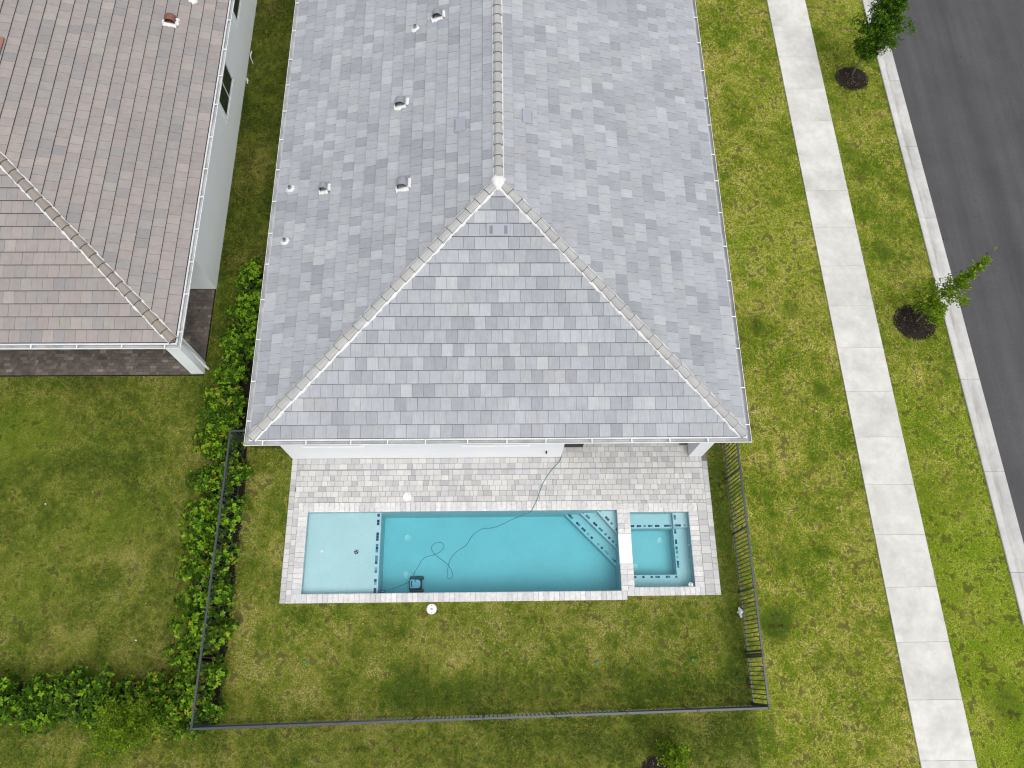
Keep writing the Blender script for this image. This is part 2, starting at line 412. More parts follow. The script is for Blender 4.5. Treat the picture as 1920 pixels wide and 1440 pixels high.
def hip_roof(house, rect, base_z, mat, palette, expo, tw, step, cap_len, cap_col, skip_top=0):
    x0, x1, y0, y1 = rect                        # outer gutter rectangle
    hw = (x1 - x0) / 2; L = y1 - y0; xm = (x0 + x1) / 2
    K = PITCHK; start = 0.155
    def zr(d): return base_z + d * K
    # closed deck under the tiles
    e = 0.13; zb = zr(e) - 0.055; zt = zr(hw) - 0.055
    m = MB()
    V = [(x0 + e, y0 + e, zb), (x1 - e, y0 + e, zb), (x1 - e, y1 - e, zb), (x0 + e, y1 - e, zb), (xm, y0 + hw, zt), (xm, y1 - hw, zt)]
    m.add(V, [(0, 1, 4), (1, 2, 5, 4), (2, 3, 5), (3, 0, 4, 5), (3, 2, 1, 0)])
    roof = m.build('roof', M_UNDER, house)
    cs = 1 / math.sqrt(1 + K * K)
    faces = {'S': (Vector((x0, y0, 0)), Vector((1, 0, 0)), Vector((0, 1, 0)), 2 * hw),
             'N': (Vector((x1, y1, 0)), Vector((-1, 0, 0)), Vector((0, -1, 0)), 2 * hw),
             'E': (Vector((x1, y0, 0)), Vector((0, 1, 0)), Vector((-1, 0, 0)), L),
             'W': (Vector((x0, y1, 0)), Vector((0, -1, 0)), Vector((1, 0, 0)), L)}
    ov = 0.045; full = []; joined = MB()
    tot, wts = [p for p, w in palette], [w for p, w in palette]
    tl = (expo + ov) / cs
    for fk_, (O, u, nn, W) in faces.items():
        rows = int((hw - start) / expo) + 1
        for i in range(rows):
            d0 = start + i * expo; d1 = d0 + expo + ov
            off = (i % 2) * 0.5 * tw + random.uniform(-0.02, 0.02) + 0.07
            ncol = int(W / tw) + 2
            prevc = None
            for j in range(-1, ncol):
                a0 = j * tw + off; a1 = a0 + tw - 0.0055
                poly = [(a0, d0), (a1, d0), (a1, d1), (a0, d1)]
                full_area = (a1 - a0) * (d1 - d0)
                cl = clip(poly, -1, 1, -0.015); cl = clip(cl, 1, 1, W - 0.015) if len(cl) > 2 else cl
                cl = clip(cl, 0, 1, hw - 0.01) if len(cl) > 2 else cl
                if len(cl) < 3: continue
                cc = random.choices(tot, wts)[0]
                if prevc is not None and random.random() < 0.14: cc = prevc
                prevc = cc
                kk = random.uniform(0.95, 1.05); cc = tuple(c_ * kk for c_ in cc)
                ac = (a0 + a1) / 2
                base = O + u * ac + nn * d0; base.z = zr(d0) + step + random.uniform(-0.002, 0.002)
                t_end = O + u * ac + nn * d1; t_end.z = zr(d1) + 0.004
                yv = (t_end - base).normalized(); zv = u.cross(yv).normalized()
                rot = random.gauss(0, 0.004)
                xv = (u * math.cos(rot) + yv * math.sin(rot)); yv2 = zv.cross(xv)
                Mx = Matrix(((xv.x, yv2.x, zv.x, base.x), (xv.y, yv2.y, zv.y, base.y), (xv.z, yv2.z, zv.z, base.z), (0, 0, 0, 1)))
                ar = 0
                for q in range(len(cl)):
                    p, r_ = cl[q], cl[(q + 1) % len(cl)]; ar += (p[0] * r_[1] - r_[0] * p[1]) / 2
                if ar < 0.0015: continue
                lp = [(a - ac, (d - d0) / cs) for a, d in cl]
                if abs(ar - full_area) < 1e-6:
                    c4 = [proj(Mx @ Vector((px, py, 0))) for px, py in lp]
                    pa = abs(sum(c4[q][0] * c4[(q + 1) % 4][1] - c4[(q + 1) % 4][0] * c4[q][1] for q in range(4)) / 2)
                    mx_ = sum(p[0] for p in c4) / 4; my_ = sum(p[1] for p in c4) / 4
                    vis = 0 <= mx_ <= 1920 and 0 <= my_ <= 1440
                    full.append((pa if vis else 0, Mx, cc, lp))
                else:
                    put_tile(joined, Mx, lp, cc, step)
    full.sort(key=lambda t: -t[0])
    tm = []
    for q in range(3):
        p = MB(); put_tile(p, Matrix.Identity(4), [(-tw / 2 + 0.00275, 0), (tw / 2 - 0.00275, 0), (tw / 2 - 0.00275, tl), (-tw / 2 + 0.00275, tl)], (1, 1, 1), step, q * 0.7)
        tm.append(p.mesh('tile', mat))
    for q, (pa, Mx, cc, lp) in enumerate(full):
        if q < 300 and pa > 0: inst('tile', tm[q % 3], Mx, roof, cc)
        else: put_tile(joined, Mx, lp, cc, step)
    tag(joined.build('tiles', mat, roof), kind='stuff')
    # ridge and hip caps, bedded in mortar
    pr = [(-0.135, -0.02), (-0.115, 0.042), (-0.055, 0.082), (0.055, 0.082), (0.115, 0.042), (0.135, -0.02)]
    cm = MB(); v = []; cl_ = cap_len + 0.05
    for yy, s_, dz in ((0, 1.0, 0.022), (cl_, 0.90, -0.004)):
        v += [(px * s_, yy, pz * s_ + dz) for px, pz in pr]
    v += [(px * 0.97, -0.016, (pz + 0.02) * 0.80 - 0.01) for px, pz in pr]
    nP = len(pr)
    cm.add(v, [(q, q + 1, nP + q + 1, nP + q) for q in range(nP - 1)] + [tuple(range(nP, 2 * nP))[::-1]],
           uv=[(p[0], p[1]) for p in v])
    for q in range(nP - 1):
        cm.f.append((q + 1, q, 2 * nP + q, 2 * nP + q + 1)); cm.c.append((0.36, 0.35, 0.34)); cm.m.append(0)  # front rim coloured dark to paint the shadow line at each cap
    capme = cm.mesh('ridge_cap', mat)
    zc = zr(hw) + 0.012
    lines = [((x0 + 0.20, y0 + 0.20), (xm, y0 + hw)), ((x1 - 0.20, y0 + 0.20), (xm, y0 + hw)), ((x0 + 0.20, y1 - 0.20), (xm, y1 - hw)), ((x1 - 0.20, y1 - 0.20), (xm, y1 - hw)), ((xm, y0 + hw), (xm, y1 - hw))]
    for li, (A, Bq) in enumerate(lines):
        da = 0.20 if li < 4 else hw
        P = Vector((A[0], A[1], zr(da) + 0.02)); Q = Vector((Bq[0], Bq[1], zr(hw) + 0.02))
        d = Q - P; Ln = d.length; d.normalize(); n = max(1, round((Ln - 0.10) / cap_len)); st = (Ln - 0.10) / n
        xv = d.cross(Vector((0, 0, 1))).normalized(); zv = xv.cross(d)
        for q in range(n):
            o = P + d * (q * st + (0.05 if li == 4 else 0)) + xv * random.uniform(-0.006, 0.006)
            kk = random.uniform(0.95, 1.04); wq = random.uniform(-0.005, 0.005)
            ang = random.gauss(0, 0.008)
            x2 = xv * math.cos(ang) + d * math.sin(ang); d2 = zv.cross(x2)
            Mx = Matrix(((x2.x, d2.x, zv.x, o.x), (x2.y, d2.y, zv.y, o.y), (x2.z, d2.z, zv.z, o.z), (0, 0, 0, 1)))
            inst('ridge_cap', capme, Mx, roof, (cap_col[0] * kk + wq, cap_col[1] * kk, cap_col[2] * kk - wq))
        # mortar bead on each side, ragged, lying on the tiles
        for sgn in (-1, 1):
            mm = MB(); step_n = int(Ln / 0.05)
            ph = random.uniform(0, 9); verts = []
            # side direction on the roof plane
            wide = 0.034 if li == 4 else (0.036 if (li < 2 and ((li == 0 and sgn == 1) or (li == 1 and sgn == -1))) else 0.030)
            for q in range(step_n + 1):
                s_ = Ln * q / step_n
                c0 = P + d * s_
                drop = (K / math.sqrt(2) if li < 4 else K)
                saw = (s_ / (expo * 1.414 / 1.0) % 1.0) if li < 4 else 0.5
                w_ = wide * (0.75 + 0.55 * saw) + 0.012 * math.sin(s_ * 7 + ph) + 0.008 * math.sin(s_ * 23 + ph * 2) + random.uniform(-0.006, 0.008)
                w_ = max(0.008, w_) if li < 4 else 0.034 + random.uniform(-.004, .004)
                for o_, hgt in ((0.108, 0.05), (0.128, 0.040), (0.128 + w_ * 0.7, 0.036 + random.uniform(-0.004, 0.004)), (0.128 + w_, -0.02)):
                    pt = c0 + xv * (sgn * o_); pt.z = c0.z - drop * o_ + hgt
                    verts.append(tuple(pt))
            fcs = []
            for q in range(step_n):
                for z_ in range(3):
                    a_ = q * 4 + z_; fcs.append((a_, a_ + 1, a_ + 5, a_ + 4) if sgn > 0 else (a_ + 1, a_, a_ + 4, a_ + 5))
            mm.add(verts, fcs); mm.build('mortar_bead', M_MORT, roof, True)
    # mortar cap where ridge and hips meet
    for yy in (y0 + hw, y1 - hw):
        sg = 1 if yy < (y0 + y1) / 2 else -1
        bl = MB(); n = 28; verts = [(xm, yy, zr(hw) + 0.135)]
        for ring, (rr, hh) in enumerate(((0.10, 0.128), (0.17, 0.10), (0.21, 0.0))):
            for q in range(n):
                t = 2 * math.pi * q / n
                w_ = 1 + 0.35 * math.exp(-((t - (math.pi * 1.5 if sg > 0 else math.pi * .5)) / 0.28) ** 2) + 0.06 * math.sin(5 * t) + random.uniform(-.04, .04)
                verts.append((xm + rr * w_ * math.cos(t), yy + rr * w_ * math.sin(t) - sg * 0.02, zr(hw) + hh - 0.02 * random.random() - (w_ - 1) * 0.12))
        f = [(0, 1 + q, 1 + (q + 1) % n) for q in range(n)]
        for ring in range(2):
            f += [(1 + ring * n + q, 1 + (ring + 1) * n + q, 1 + (ring + 1) * n + (q + 1) % n, 1 + ring * n + (q + 1) % n) for q in range(n)]
        bl.add(verts, f); bl.build('mortar_bead', M_MORT, roof, True)
    # gutters with hangers, one run per side, mitred
    G = [(0.13, -0.02), (0.13, -0.115), (0.045, -0.115), (0.0, -0.05), (0.0, 0.0), (0.012, 0.002), (0.014, -0.045), (0.052, -0.105), (0.12, -0.105), (0.12, -0.02)]
    gz = base_z + 0.02
    corners = [(x0, y0), (x1, y0), (x1, y1), (x0, y1)]; inn = [(1, 1), (-1, 1), (-1, -1), (1, -1)]
    for s_ in range(4):
        a_, b_ = s_, (s_ + 1) % 4
        gm = MB()
        v = [(corners[a_][0] + inn[a_][0] * o, corners[a_][1] + inn[a_][1] * o, gz + z) for o, z in G] + [(corners[b_][0] + inn[b_][0] * o, corners[b_][1] + inn[b_][1] * o, gz + z) for o, z in G]
        n = len(G)
        gm.add(v, [(q, (q + 1) % n, n + (q + 1) % n, n + q) for q in (0, 1, 2, 3, 4, 9)])
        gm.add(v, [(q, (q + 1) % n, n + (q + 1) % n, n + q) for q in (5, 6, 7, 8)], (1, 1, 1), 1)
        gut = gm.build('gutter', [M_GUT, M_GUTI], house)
        A = Vector((*corners[a_], gz)); Bv = Vector((*corners[b_], gz)); dd = (Bv - A); Ln = dd.length; dd.normalize()
        nin = Vector((0, 0, 1)).cross(dd)
        pos = 0.5
        while pos < Ln - 0.3:
            h = MB(); c0 = A + dd * pos
            Mx = Matrix(((dd.x, nin.x, 0, c0.x), (dd.y, nin.y, 0, c0.y), (0, 0, 1, c0.z), (0, 0, 0, 1)))
            h.box(-0.014, 0.014, 0.004, 0.126, -0.012, 0.006, M=Mx)
            h.box(-0.02, 0.02, 0.112, 0.128, -0.035, 0.012, M=Mx)
            h.build('hanger', M_GUT, gut)
            pos += random.uniform(0.98, 1.28)
    return roof, zr

def put_tile(mb, Mx, lp, cc, step, uvo=None):
    th = step
    n = len(lp)
    top = [Mx @ Vector((x, y, 0)) for x, y in lp]; bot = [Mx @ Vector((x, y - (0.013 if y < 1e-4 else 0), -th)) for x, y in lp]
    o = uvo if uvo is not None else random.uniform(0, 60)
    uv = [(x + o, y + o * 1.7) for x, y in lp] * 2
    f = [tuple(range(n))] + [(q, n + q, n + (q + 1) % n, (q + 1) % n) for q in range(n)]
    mb.add(top + bot, f[:1], cc, 0, uv)
    b_ = len(mb.v) - 2 * n
    for q in f[1:]:
        mb.f.append(tuple(i + b_ for i in q)); mb.c.append(tuple(k * (0.30 if f.index(q) == 1 else 0.50) for k in cc)); mb.m.append(0)  # nose and side faces coloured darker, painting in the joint shadow lines

# ---- grey-roofed house
EX0, EX1, EY0, EY1 = -6.739, 6.946, 5.736, 29.0
house = thing('house', (0, 17, 0), 'white stucco house with pale grey tile hip roof beside the swimming pool', 'house')
w = MB(); w.prism([(-6.21, 6.157), (2.0, 6.157), (2.0, 9.3), (6.365, 9.3), (6.365, 28.4), (-6.21, 28.4)], -0.15, 2.80)
wall = w.build('wall', M_STUC, house)
w = MB(); w.box(2.003, 6.362, 6.16, 6.50, 2.45, 2.798); w.build('lintel_beam', M_STUC, house)
w = MB(); w.box(6.02, 6.362, 6.503, 9.297, 2.45, 2.796); w.build('lintel_beam', M_STUC, house)
w = MB(); w.box(5.95, 6.367, 6.15, 6.53, -0.02, 2.447, ch=0.01); w.build('column', M_STUC, house)
w = MB(); w.box(EX0 + .14, EX1 - .14, EY0 + .14, EY1 - .14, 2.803, 2.833); w.build('soffit', M_STUC, house)
w = MB()
for (a, b, c_, d) in ((EX0 + .132, EX1 - .132, EY0 + .132, EY0 + .155), (EX0 + .132, EX1 - .132, EY1 - .155, EY1 - .132), (EX0 + .132, EX0 + .155, EY0 + .156, EY1 - .156), (EX1 - .155, EX1 - .132, EY0 + .156, EY1 - .156)):
    w.box(a, b, c_, d, 2.78, 2.955)
w.build('fascia', M_GUT, house)
def window_y(parent, x0, x1, yf, z0, z1, mull=1):
    wd = MB(); wd.box(x0, x1, yf - 0.004, yf + 0.02, z0, z1); win = wd.build('window', M_GLASS, parent)
    fr = MB()
    for (a, b, c_, d) in ((x0 - .06, x1 + .06, z0 - .06, z0), (x0 - .06, x1 + .06, z1, z1 + .06), (x0 - .06, x0, z0, z1), (x1, x1 + .06, z0, z1)):
        fr.box(a, b, yf - 0.02, yf + 0.01, c_, d)
    for q in range(mull):
        xm = x0 + (x1 - x0) * (q + 1) / (mull + 1); fr.box(xm - .02, xm + .02, yf - .014, yf, z0, z1)
    fr.build('frame', M_WHITE, win)
    sl = MB(); sl.box(x0 - .09, x1 + .09, yf - 0.045, yf + 0.005, z0 - .12, z0 - .063); sl.build('sill', M_STUC, win)
window_y(house, -5.5, -3.9, 6.157, 1.45, 2.35); window_y(house, -0.9, 0.9, 6.157, 1.45, 2.35)
dw = MB(); dw.box(2.5, 5.6, 9.27, 9.297, 0.0, 2.3); sg = dw.build('sliding_door', M_GLASS, house)
fr = MB()
for xx in (2.47, 3.5, 4.53, 5.57): fr.box(xx, xx + .06, 9.245, 9.268, 0, 2.3)
fr.build('frame', M_WHITE, sg)
pb = MB(); pb.box(1.50, 1.535, 6.115, 6.155, 0.50, 0.74, ch=0.008); pb.build('hose_tap', M_BLACK, house)
GREY = [((0.302, 0.315, 0.335), 32), ((0.278, 0.290, 0.310), 26), ((0.250, 0.261, 0.280), 12), ((0.328, 0.342, 0.362), 20), ((0.302, 0.316, 0.324), 9), ((0.350, 0.362, 0.372), 6), ((0.312, 0.315, 0.328), 2)]
roofA, zrA = hip_roof(house, (EX0, EX1, EY0, EY1), 2.93, M_TILE, GREY, 0.347, 0.306, 0.040, 0.363, (0.335, 0.335, 0.325))

# ---- roof vents
def roof_frame(px, py, side):
    """matrix with X = along eave, Y = upslope, Z = normal, at a point of the main roof"""
    if side == 'W': d = px - EX0; nn = Vector((1, 0, 0)); u = Vector((0, -1, 0))
    elif side == 'E': d = EX1 - px; nn = Vector((-1, 0, 0)); u = Vector((0, 1, 0))
    else: d = py - EY0; nn = Vector((0, 1, 0)); u = Vector((1, 0, 0))
    return rf(px, py, zrA(d), nn, u)
def rf(px, py, z, nn, u):
    yv = (nn + Vector((0, 0, PITCHK))).normalized(); zv = u.cross(yv)
    return Matrix(((u.x, yv.x, zv.x, px), (u.y, yv.y, zv.y, py), (u.z, yv.z, zv.z, z + 0.015), (0, 0, 0, 1)))

def mortar_patch(mb, Mx, w, l, open_up=True):
    """ragged ring of white mortar round a vent, widest on the sides seen from the pool"""
    n = 30; vi = []; 
    for ring in range(3):
        for q in range(n):
            t = 2 * math.pi * q / n
            cx_, sy_ = math.cos(t), math.sin(t)
            e = 3.0
            rr = 1 / ((abs(cx_) ** e + abs(sy_) ** e) ** (1 / e))
            k = (0.80, 0.95, 1.0 + random.uniform(0.10, 0.30))[ring]
            z = (0.06, 0.052, -0.01)[ring]
            vi.append(tuple(Mx @ Vector((cx_ * rr * w * k, sy_ * rr * l * k, z))))
    f = []
    for ring in range(2):
        for q in range(n):
            f.append((ring * n + q, (ring + 1) * n + q, (ring + 1) * n + (q + 1) % n, ring * n + (q + 1) % n))
    mb.add(vi, f)

def hood_vent(parent, Mx, w, l, h, mat, mort=True):
    m = MB(); n = 10; segs = 6; th = 0.012
    # gooseneck hood: half barrel running down the slope, closed and rounded at the upper end
    for (off, flip) in ((0.0, False), (-th, True)):
        v = []; f = []
        for i in range(segs + 1):
            t = i / segs
            yy = -l * 0.5 + l * t
            s_ = math.sqrt(max(0.0, 1 - max(0, (t - 0.45) / 0.55) ** 2.2)) if t > 0.45 else 1.0
            s_ = max(s_, 0.12)
            for k in range(n + 1):
                a = math.pi * k / n
                ww = (w * 0.5 + off) * (0.55 + 0.45 * s_); hh = (h + off) * (0.35 + 0.65 * s_)
                ca, sa = math.cos(a), math.sin(a)
                v.append(tuple(Mx @ Vector((ww * math.copysign(abs(ca) ** 0.7, ca), yy + off * 0.0, hh * sa ** 0.7))))
        for i in range(segs):
            for k in range(n):
                q = (i * (n + 1) + k, i * (n + 1) + k + 1, (i + 1) * (n + 1) + k + 1, (i + 1) * (n + 1) + k)
                f.append(q[::-1] if flip else q)
        if not flip: f.append(tuple(segs * (n + 1) + k for k in range(n + 1))[::-1])
        m.add(v, f, (1, 1, 1), 0 if not flip else 1)
    vent = m.build('roof_vent', [mat, M_DARK], parent, False)
    b = MB(); b.box(-w * .62, w * .62, -l * .55, l * .62, 0.0, 0.018, M=Mx); b.build('flange', mat, vent)
    if mort:
        mo = MB(); n2 = 9
        # L of mortar: along the pool side and along the upper end
        for (xa, ya, xb, yb, wd) in ((-w * .66, -l * .66, w * .72, -l * .62, 0.115), (w * .70, -l * .66, w * .70, l * .25, 0.095), (-w * .66, -l * .72, -w * .66, -l * .30, 0.06)):
            A = Vector((xa, ya, 0)); Bq = Vector((xb, yb, 0)); dd = (Bq - A).normalized(); nx = Vector((-dd.y, dd.x, 0))
            v = []; Ln = (Bq - A).length
            for q in range(n2 + 1):
                s_ = Ln * q / n2; ww = wd * random.uniform(0.8, 1.35)
                for o_, z in ((-ww * 0.6, -0.005), (-ww * .3, 0.045), (ww * .3, 0.048), (ww * .62, -0.005)):
                    v.append(tuple(Mx @ (A + dd * s_ + nx * o_ + Vector((0, 0, z)))))
            f = [(q * 4 + z, (q + 1) * 4 + z, (q + 1) * 4 + z + 1, q * 4 + z + 1)[::-1] for q in range(n2) for z in range(3)]
            f += [(0, 1, 2, 3), (n2 * 4 + 3, n2 * 4 + 2, n2 * 4 + 1, n2 * 4)]
            mo.add(v, f)
        mo.build('mortar_collar', M_MORT, vent, True)
    return vent

for (vx, vy, w_, l_) in ((-5.05, 13.52, 0.22, 0.27), (-2.62, 13.12, 0.29, 0.36), (-2.80, 16.04, 0.29, 0.31), (-1.74, 19.13, 0.28, 0.30)):
    c_ = 1 / math.sqrt(1 + PITCHK ** 2)      # X upslope, Y north, Z normal; the mouth faces the pool
    G2 = Matrix(((c_, 0, -PITCHK * c_, vx), (0, 1, 0, vy), (PITCHK * c_, 0, c_, zrA(vx - EX0) + 0.02), (0, 0, 0, 1)))
    hood_vent(house, G2, w_, l_, 0.20, M_VENT, 1)
def pipe_vent(parent, px, py, side, zf, Mx):
    p = MB(); base = Mx @ Vector((0, 0, 0)); 
    p.tube([base - Vector((0, 0, .05)), base + Vector((0, 0, 0.10)), base + Vector((0, 0, 0.14))], [0.05, 0.05, 0.05], 12, (1, 1, 1), 0)
    p.lathe([(0.042, base.z + 0.1405), (0.001, base.z + 0.141)], base.x, base.y, 12, (1, 1, 1), 1)
    v = p.build('vent_pipe', [M_VENT, M_DARK], parent)
    mo = MB(); n = 20; vi = []
    for ring, (rr, z) in enumerate(((0.052, 0.05), (0.11, 0.042), (0.165, -0.02))):
        for q in range(n):
            t = 2 * math.pi * q / n; k = 1 + (random.uniform(-.12, .2) if ring else 0)
            vi.append(tuple(Mx @ Vector((rr * k * math.cos(t) * 0.9, rr * k * math.sin(t), z))))
    f = [(a * n + q, (a + 1) * n + q, (a + 1) * n + (q + 1) % n, a * n + (q + 1) % n) for a in range(2) for q in range(n)]
    mo.add(vi, f); mo.build('mortar_collar', M_MORT, v, True)
for (vx, vy) in ((-6.17, 13.72), (-6.16, 11.9), (-2.45, 18.80)):
    pipe_vent(house, vx, vy, 'W', None, roof_frame(vx, vy, 'W'))
# low tile vents flush with the courses
for (vx, vy, sd_, slots) in ((0.10, 11.27, 'S', True), (-0.98, 14.72, 'W', False), (0.95, 14.95, 'E', False)):
    F = roof_frame(vx, vy, sd_)
    m = MB(); ww, ll = (0.33, 0.17) if slots else (0.24, 0.16)
    m.box(-ww, ww, -ll, ll, 0.0, 0.048, M=F, ch=0.008); v = m.build('roof_vent', plain('tile_vent', (0.272, 0.285, 0.316), 0.6, 0.3), house)
    s_ = MB()
    if slots:
        for xx in (-0.20, 0.20): s_.box(xx - .045, xx + .045, -0.12, 0.11, 0.04, 0.0495, M=F)
    else: s_.box(-0.16, 0.16, -0.13, -0.115, 0.04, 0.0485, M=F)
    s_.build('slot', plain('vent_slot', (0.17, 0.17, 0.19), 0.8, 0.2), v)

# ---- brown-roofed neighbour
NX0, NX1, NY0, NY1 = -22.5, -8.81, 8.57, 31.0
nb = thing('house', (-15.6, 19, 0), 'neighbouring pale house with brownish pink tile hip roof', 'house')
w = MB(); w.prism([(-22.1, 12.0), (-9.26, 12.0), (-9.26, 30.6), (-22.1, 30.6)], -0.15, 2.80); w.build('wall', M_STUC2, nb)
w = MB(); w.box(-22.09, -9.263, 8.975, 9.37, 2.45, 2.798); w.build('lintel_beam', M_STUC2, nb)
w = MB(); w.box(-9.60, -9.263, 9.373, 11.997, 2.45, 2.796); w.build('lintel_beam', M_STUC2, nb)
w = MB(); w.box(-9.665, -9.26, 8.97, 9.37, -0.04, 2.447, ch=0.01); w.build('column', M_STUC2, nb)
w = MB(); w.box(-22.09, -21.7, 8.97, 9.37, -0.04, 2.447, ch=0.01); w.build('column', M_STUC2, nb)
w = MB(); w.tube([(-8.94, 8.80, 2.84), (-8.96, 8.86, 2.70), (-9.20, 9.16, 2.50), (-9.20, 9.18, 0.15), (-9.12, 9.12, 0.02)], 0.042, 10); w.build('downspout', M_GUT, nb, True)
w = MB(); w.box(NX0 + .14, NX1 - .14, NY0 + .14, NY1 - .14, 2.803, 2.833); w.build('soffit', M_STUC2, nb)
w = MB()
for (a, b, c_, d) in ((NX0 + .132, NX1 - .132, NY0 + .132, NY0 + .155), (NX0 + .132, NX1 - .132, NY1 - .155, NY1 - .132), (NX0 + .132, NX0 + .155, NY0 + .156, NY1 - .156), (NX1 - .155, NX1 - .132, NY0 + .156, NY1 - .156)):
    w.box(a, b, c_, d, 2.78, 2.955)
w.build('fascia', M_GUT, nb)
def window_x(parent, xf, y0, y1, z0, z1, mull):
    wd = MB(); wd.box(xf - 0.02, xf + 0.004, y0, y1, z0, z1); win = wd.build('window', M_GLASS, parent)
    fr = MB()
    for (a, b, c_, d) in ((y0 - .05, y1 + .05, z0 - .05, z0), (y0 - .05, y1 + .05, z1, z1 + .05), (y0 - .05, y0, z0, z1), (y1, y1 + .05, z0, z1)):
        fr.box(xf - 0.01, xf + 0.022, a, b, c_, d)
    for q in range(mull):
        ym = y0 + (y1 - y0) * (q + 1) / (mull + 1); fr.box(xf, xf + .016, ym - .03, ym + .03, z0, z1)
    fr.build('frame', M_WHITE, win)
    tr = MB()
    for (a, b, c_, d) in ((y0 - .20, y1 + .20, z0 - .19, z0 - .052), (y0 - .20, y0 - .052, z0 - .05, z1 + .2), (y1 + .052, y1 + .20, z0 - .05, z1 + .2)):
        tr.box(xf - .01, xf + 0.035, a, b, c_, d)
    tr.build('surround', M_STUC2, win)
window_x(nb, -9.26, 18.07, 19.68, 1.17, 2.35, 1); window_x(nb, -9.26, 22.05, 23.0, 1.5, 2.35, 0)
dw = MB(); dw.box(-20.5, -11.5, 11.97, 11.998, 0.0, 2.3); sg = dw.build('sliding_door', M_GLASS, nb)
BROWN = [((0.252, 0.226, 0.213), 32), ((0.262, 0.230, 0.215), 24), ((0.242, 0.224, 0.213), 20), ((0.222, 0.212, 0.206), 9), ((0.280, 0.248, 0.230), 7), ((0.258, 0.240, 0.220), 9)]
roofB, zrB = hip_roof(nb, (NX0, NX1, NY0, NY1), 2.93, M_TILE2, BROWN, 0.347, 0.306, 0.048, 0.363, (0.232, 0.202, 0.178))
def eastframe(px, py):
    nn = Vector((-1, 0, 0)); yv = (nn + Vector((0, 0, PITCHK))).normalized()
    return Matrix(((0, yv.x, yv.z, px), (1, 0, 0, py), (0, yv.z, -yv.x, zrB(NX1 - px) + 0.03), (0, 0, 0, 1)))
c_ = 1 / math.sqrt(1 + PITCHK ** 2)
hood_vent(nb, Matrix(((c_, 0, PITCHK * c_, -10.52), (0, 1, 0, 19.97), (-PITCHK * c_, 0, c_, zrB(NX1 + 10.52) + 0.03), (0, 0, 0, 1))), 0.30, 0.34, 0.20, M_VENTR, 1)
pipe_vent(nb, -10.0, 21.0, 'E', None, eastframe(-10.0, 21.0))
m = MB(); F = eastframe(-14.75, 17.45); m.box(-0.36, 0.36, -0.19, 0.19, 0.0, 0.075, M=F, ch=0.015); v = m.build('roof_vent', plain('red_tile_vent', (0.25, 0.115, 0.085), 0.6, 0.3), nb)
s_ = MB(); s_.box(-0.30, 0.30, -0.1925, -0.188, 0.02, 0.06, M=F); s_.build('slot', M_DARK, v)

# ------------------------------------------------------------------ neighbour's patio (small bricks, joined)
def brick_rows(x0, x1, y0, y1, rowh, lens, zt, dep, palette, gap=0.006, along='x', jit=0.002):
    out = []
    if along == 'x':
        yy = y0; k = 0
        while yy < y1 - 0.02:
            yb = min(yy + rowh, y1); xx = x0 - random.uniform(0, 0.2)
            while xx < x1:
                ln = random.choice(lens); a, b = max(xx, x0), min(xx + ln, x1)
                if x1 - b < 0.05: b = x1
                if b - a > 0.03: out.append((a, b, yy, yb, zt + random.uniform(-jit, jit)))
                xx = b if b == x1 else xx + ln
                if b == x1: break
            yy = yb
    else:
        xx = x0
        while xx < x1 - 0.02:
            xb = min(xx + rowh, x1); yy = y0 - random.uniform(0, 0.2)
            while yy < y1:
                ln = random.choice(lens); a, b = max(yy, y0), min(yy + ln, y1)
                if y1 - b < 0.05: b = y1
                if b - a > 0.03: out.append((xx, xb, a, b, zt + random.uniform(-jit, jit)))
                yy = b if b == y1 else yy + ln
                if b == y1: break
            xx = xb
    return out
m = MB(); m.box(-22.0, -9.27, 8.92, 11.99, -0.14, -0.012); pat = m.build('patio', M_SOIL); tag(pat, kind='structure')
m = MB(); P2 = [(0.135, 0.112, 0.095), (0.112, 0.095, 0.082), (0.165, 0.138, 0.118), (0.092, 0.082, 0.074), (0.22, 0.195, 0.17)]
for (a, b, c_, d, z) in brick_rows(-21.98, -9.29, 8.94, 11.97, 0.105, [0.21, 0.21, 0.105], 0.0, 0.05, P2):
    m.box(a + .003, b - .003, c_ + .003, d - .003, -0.03, z, random.choices(P2, [30, 30, 18, 18, 5])[0])
tag(m.build('pavers', M_BRICK, pat), kind='stuff')

# ------------------------------------------------------------------ pool deck
m = MB()
dk = [(-6.21, -5.80, 1.90, 4.80), (6.0, 6.51, 2.01, 4.80), (-6.21, 6.51, 4.80, 6.15), (2.01, 6.51, 6.15, 6.27), (2.01, 6.36, 6.27, 9.29)]
for q, (a, b, c_, d) in enumerate(dk): m.box(a, b, c_, d - 0.0005, -0.16, -0.010)
deck = m.build('pool_deck', M_SAND); tag(deck, kind='structure')
PV = [((0.485, 0.480, 0.462), 30), ((0.445, 0.442, 0.428), 26), ((0.40, 0.398, 0.390), 16), ((0.355, 0.354, 0.350), 7), ((0.520, 0.512, 0.488), 13), ((0.425, 0.426, 0.436), 6)]
lens = [0.17, 0.225, 0.255, 0.12, 0.225]
pv = []
pv += brick_rows(-6.05, 6.35, 4.80, 5.782, 0.1637, lens, 0, 0, None)
pv += brick_rows(-6.05, 6.35, 5.812, 6.150, 0.169, lens, 0, 0, None)
pv += brick_rows(2.02, 6.35, 6.150, 9.285, 0.165, lens, 0, 0, None)
pv += brick_rows(3.65, 6.35, 4.706, 4.80, 0.12, lens, 0, 0, None)
pv += brick_rows(-6.215, -6.05, 1.895, 6.15, 0.165, [0.225, 0.255, 0.17], 0, 0, None, along='y')
pv += brick_rows(-6.05, -5.895, 1.895, 4.80, 0.155, [0.225, 0.17, 0.12], 0, 0, None, along='y')
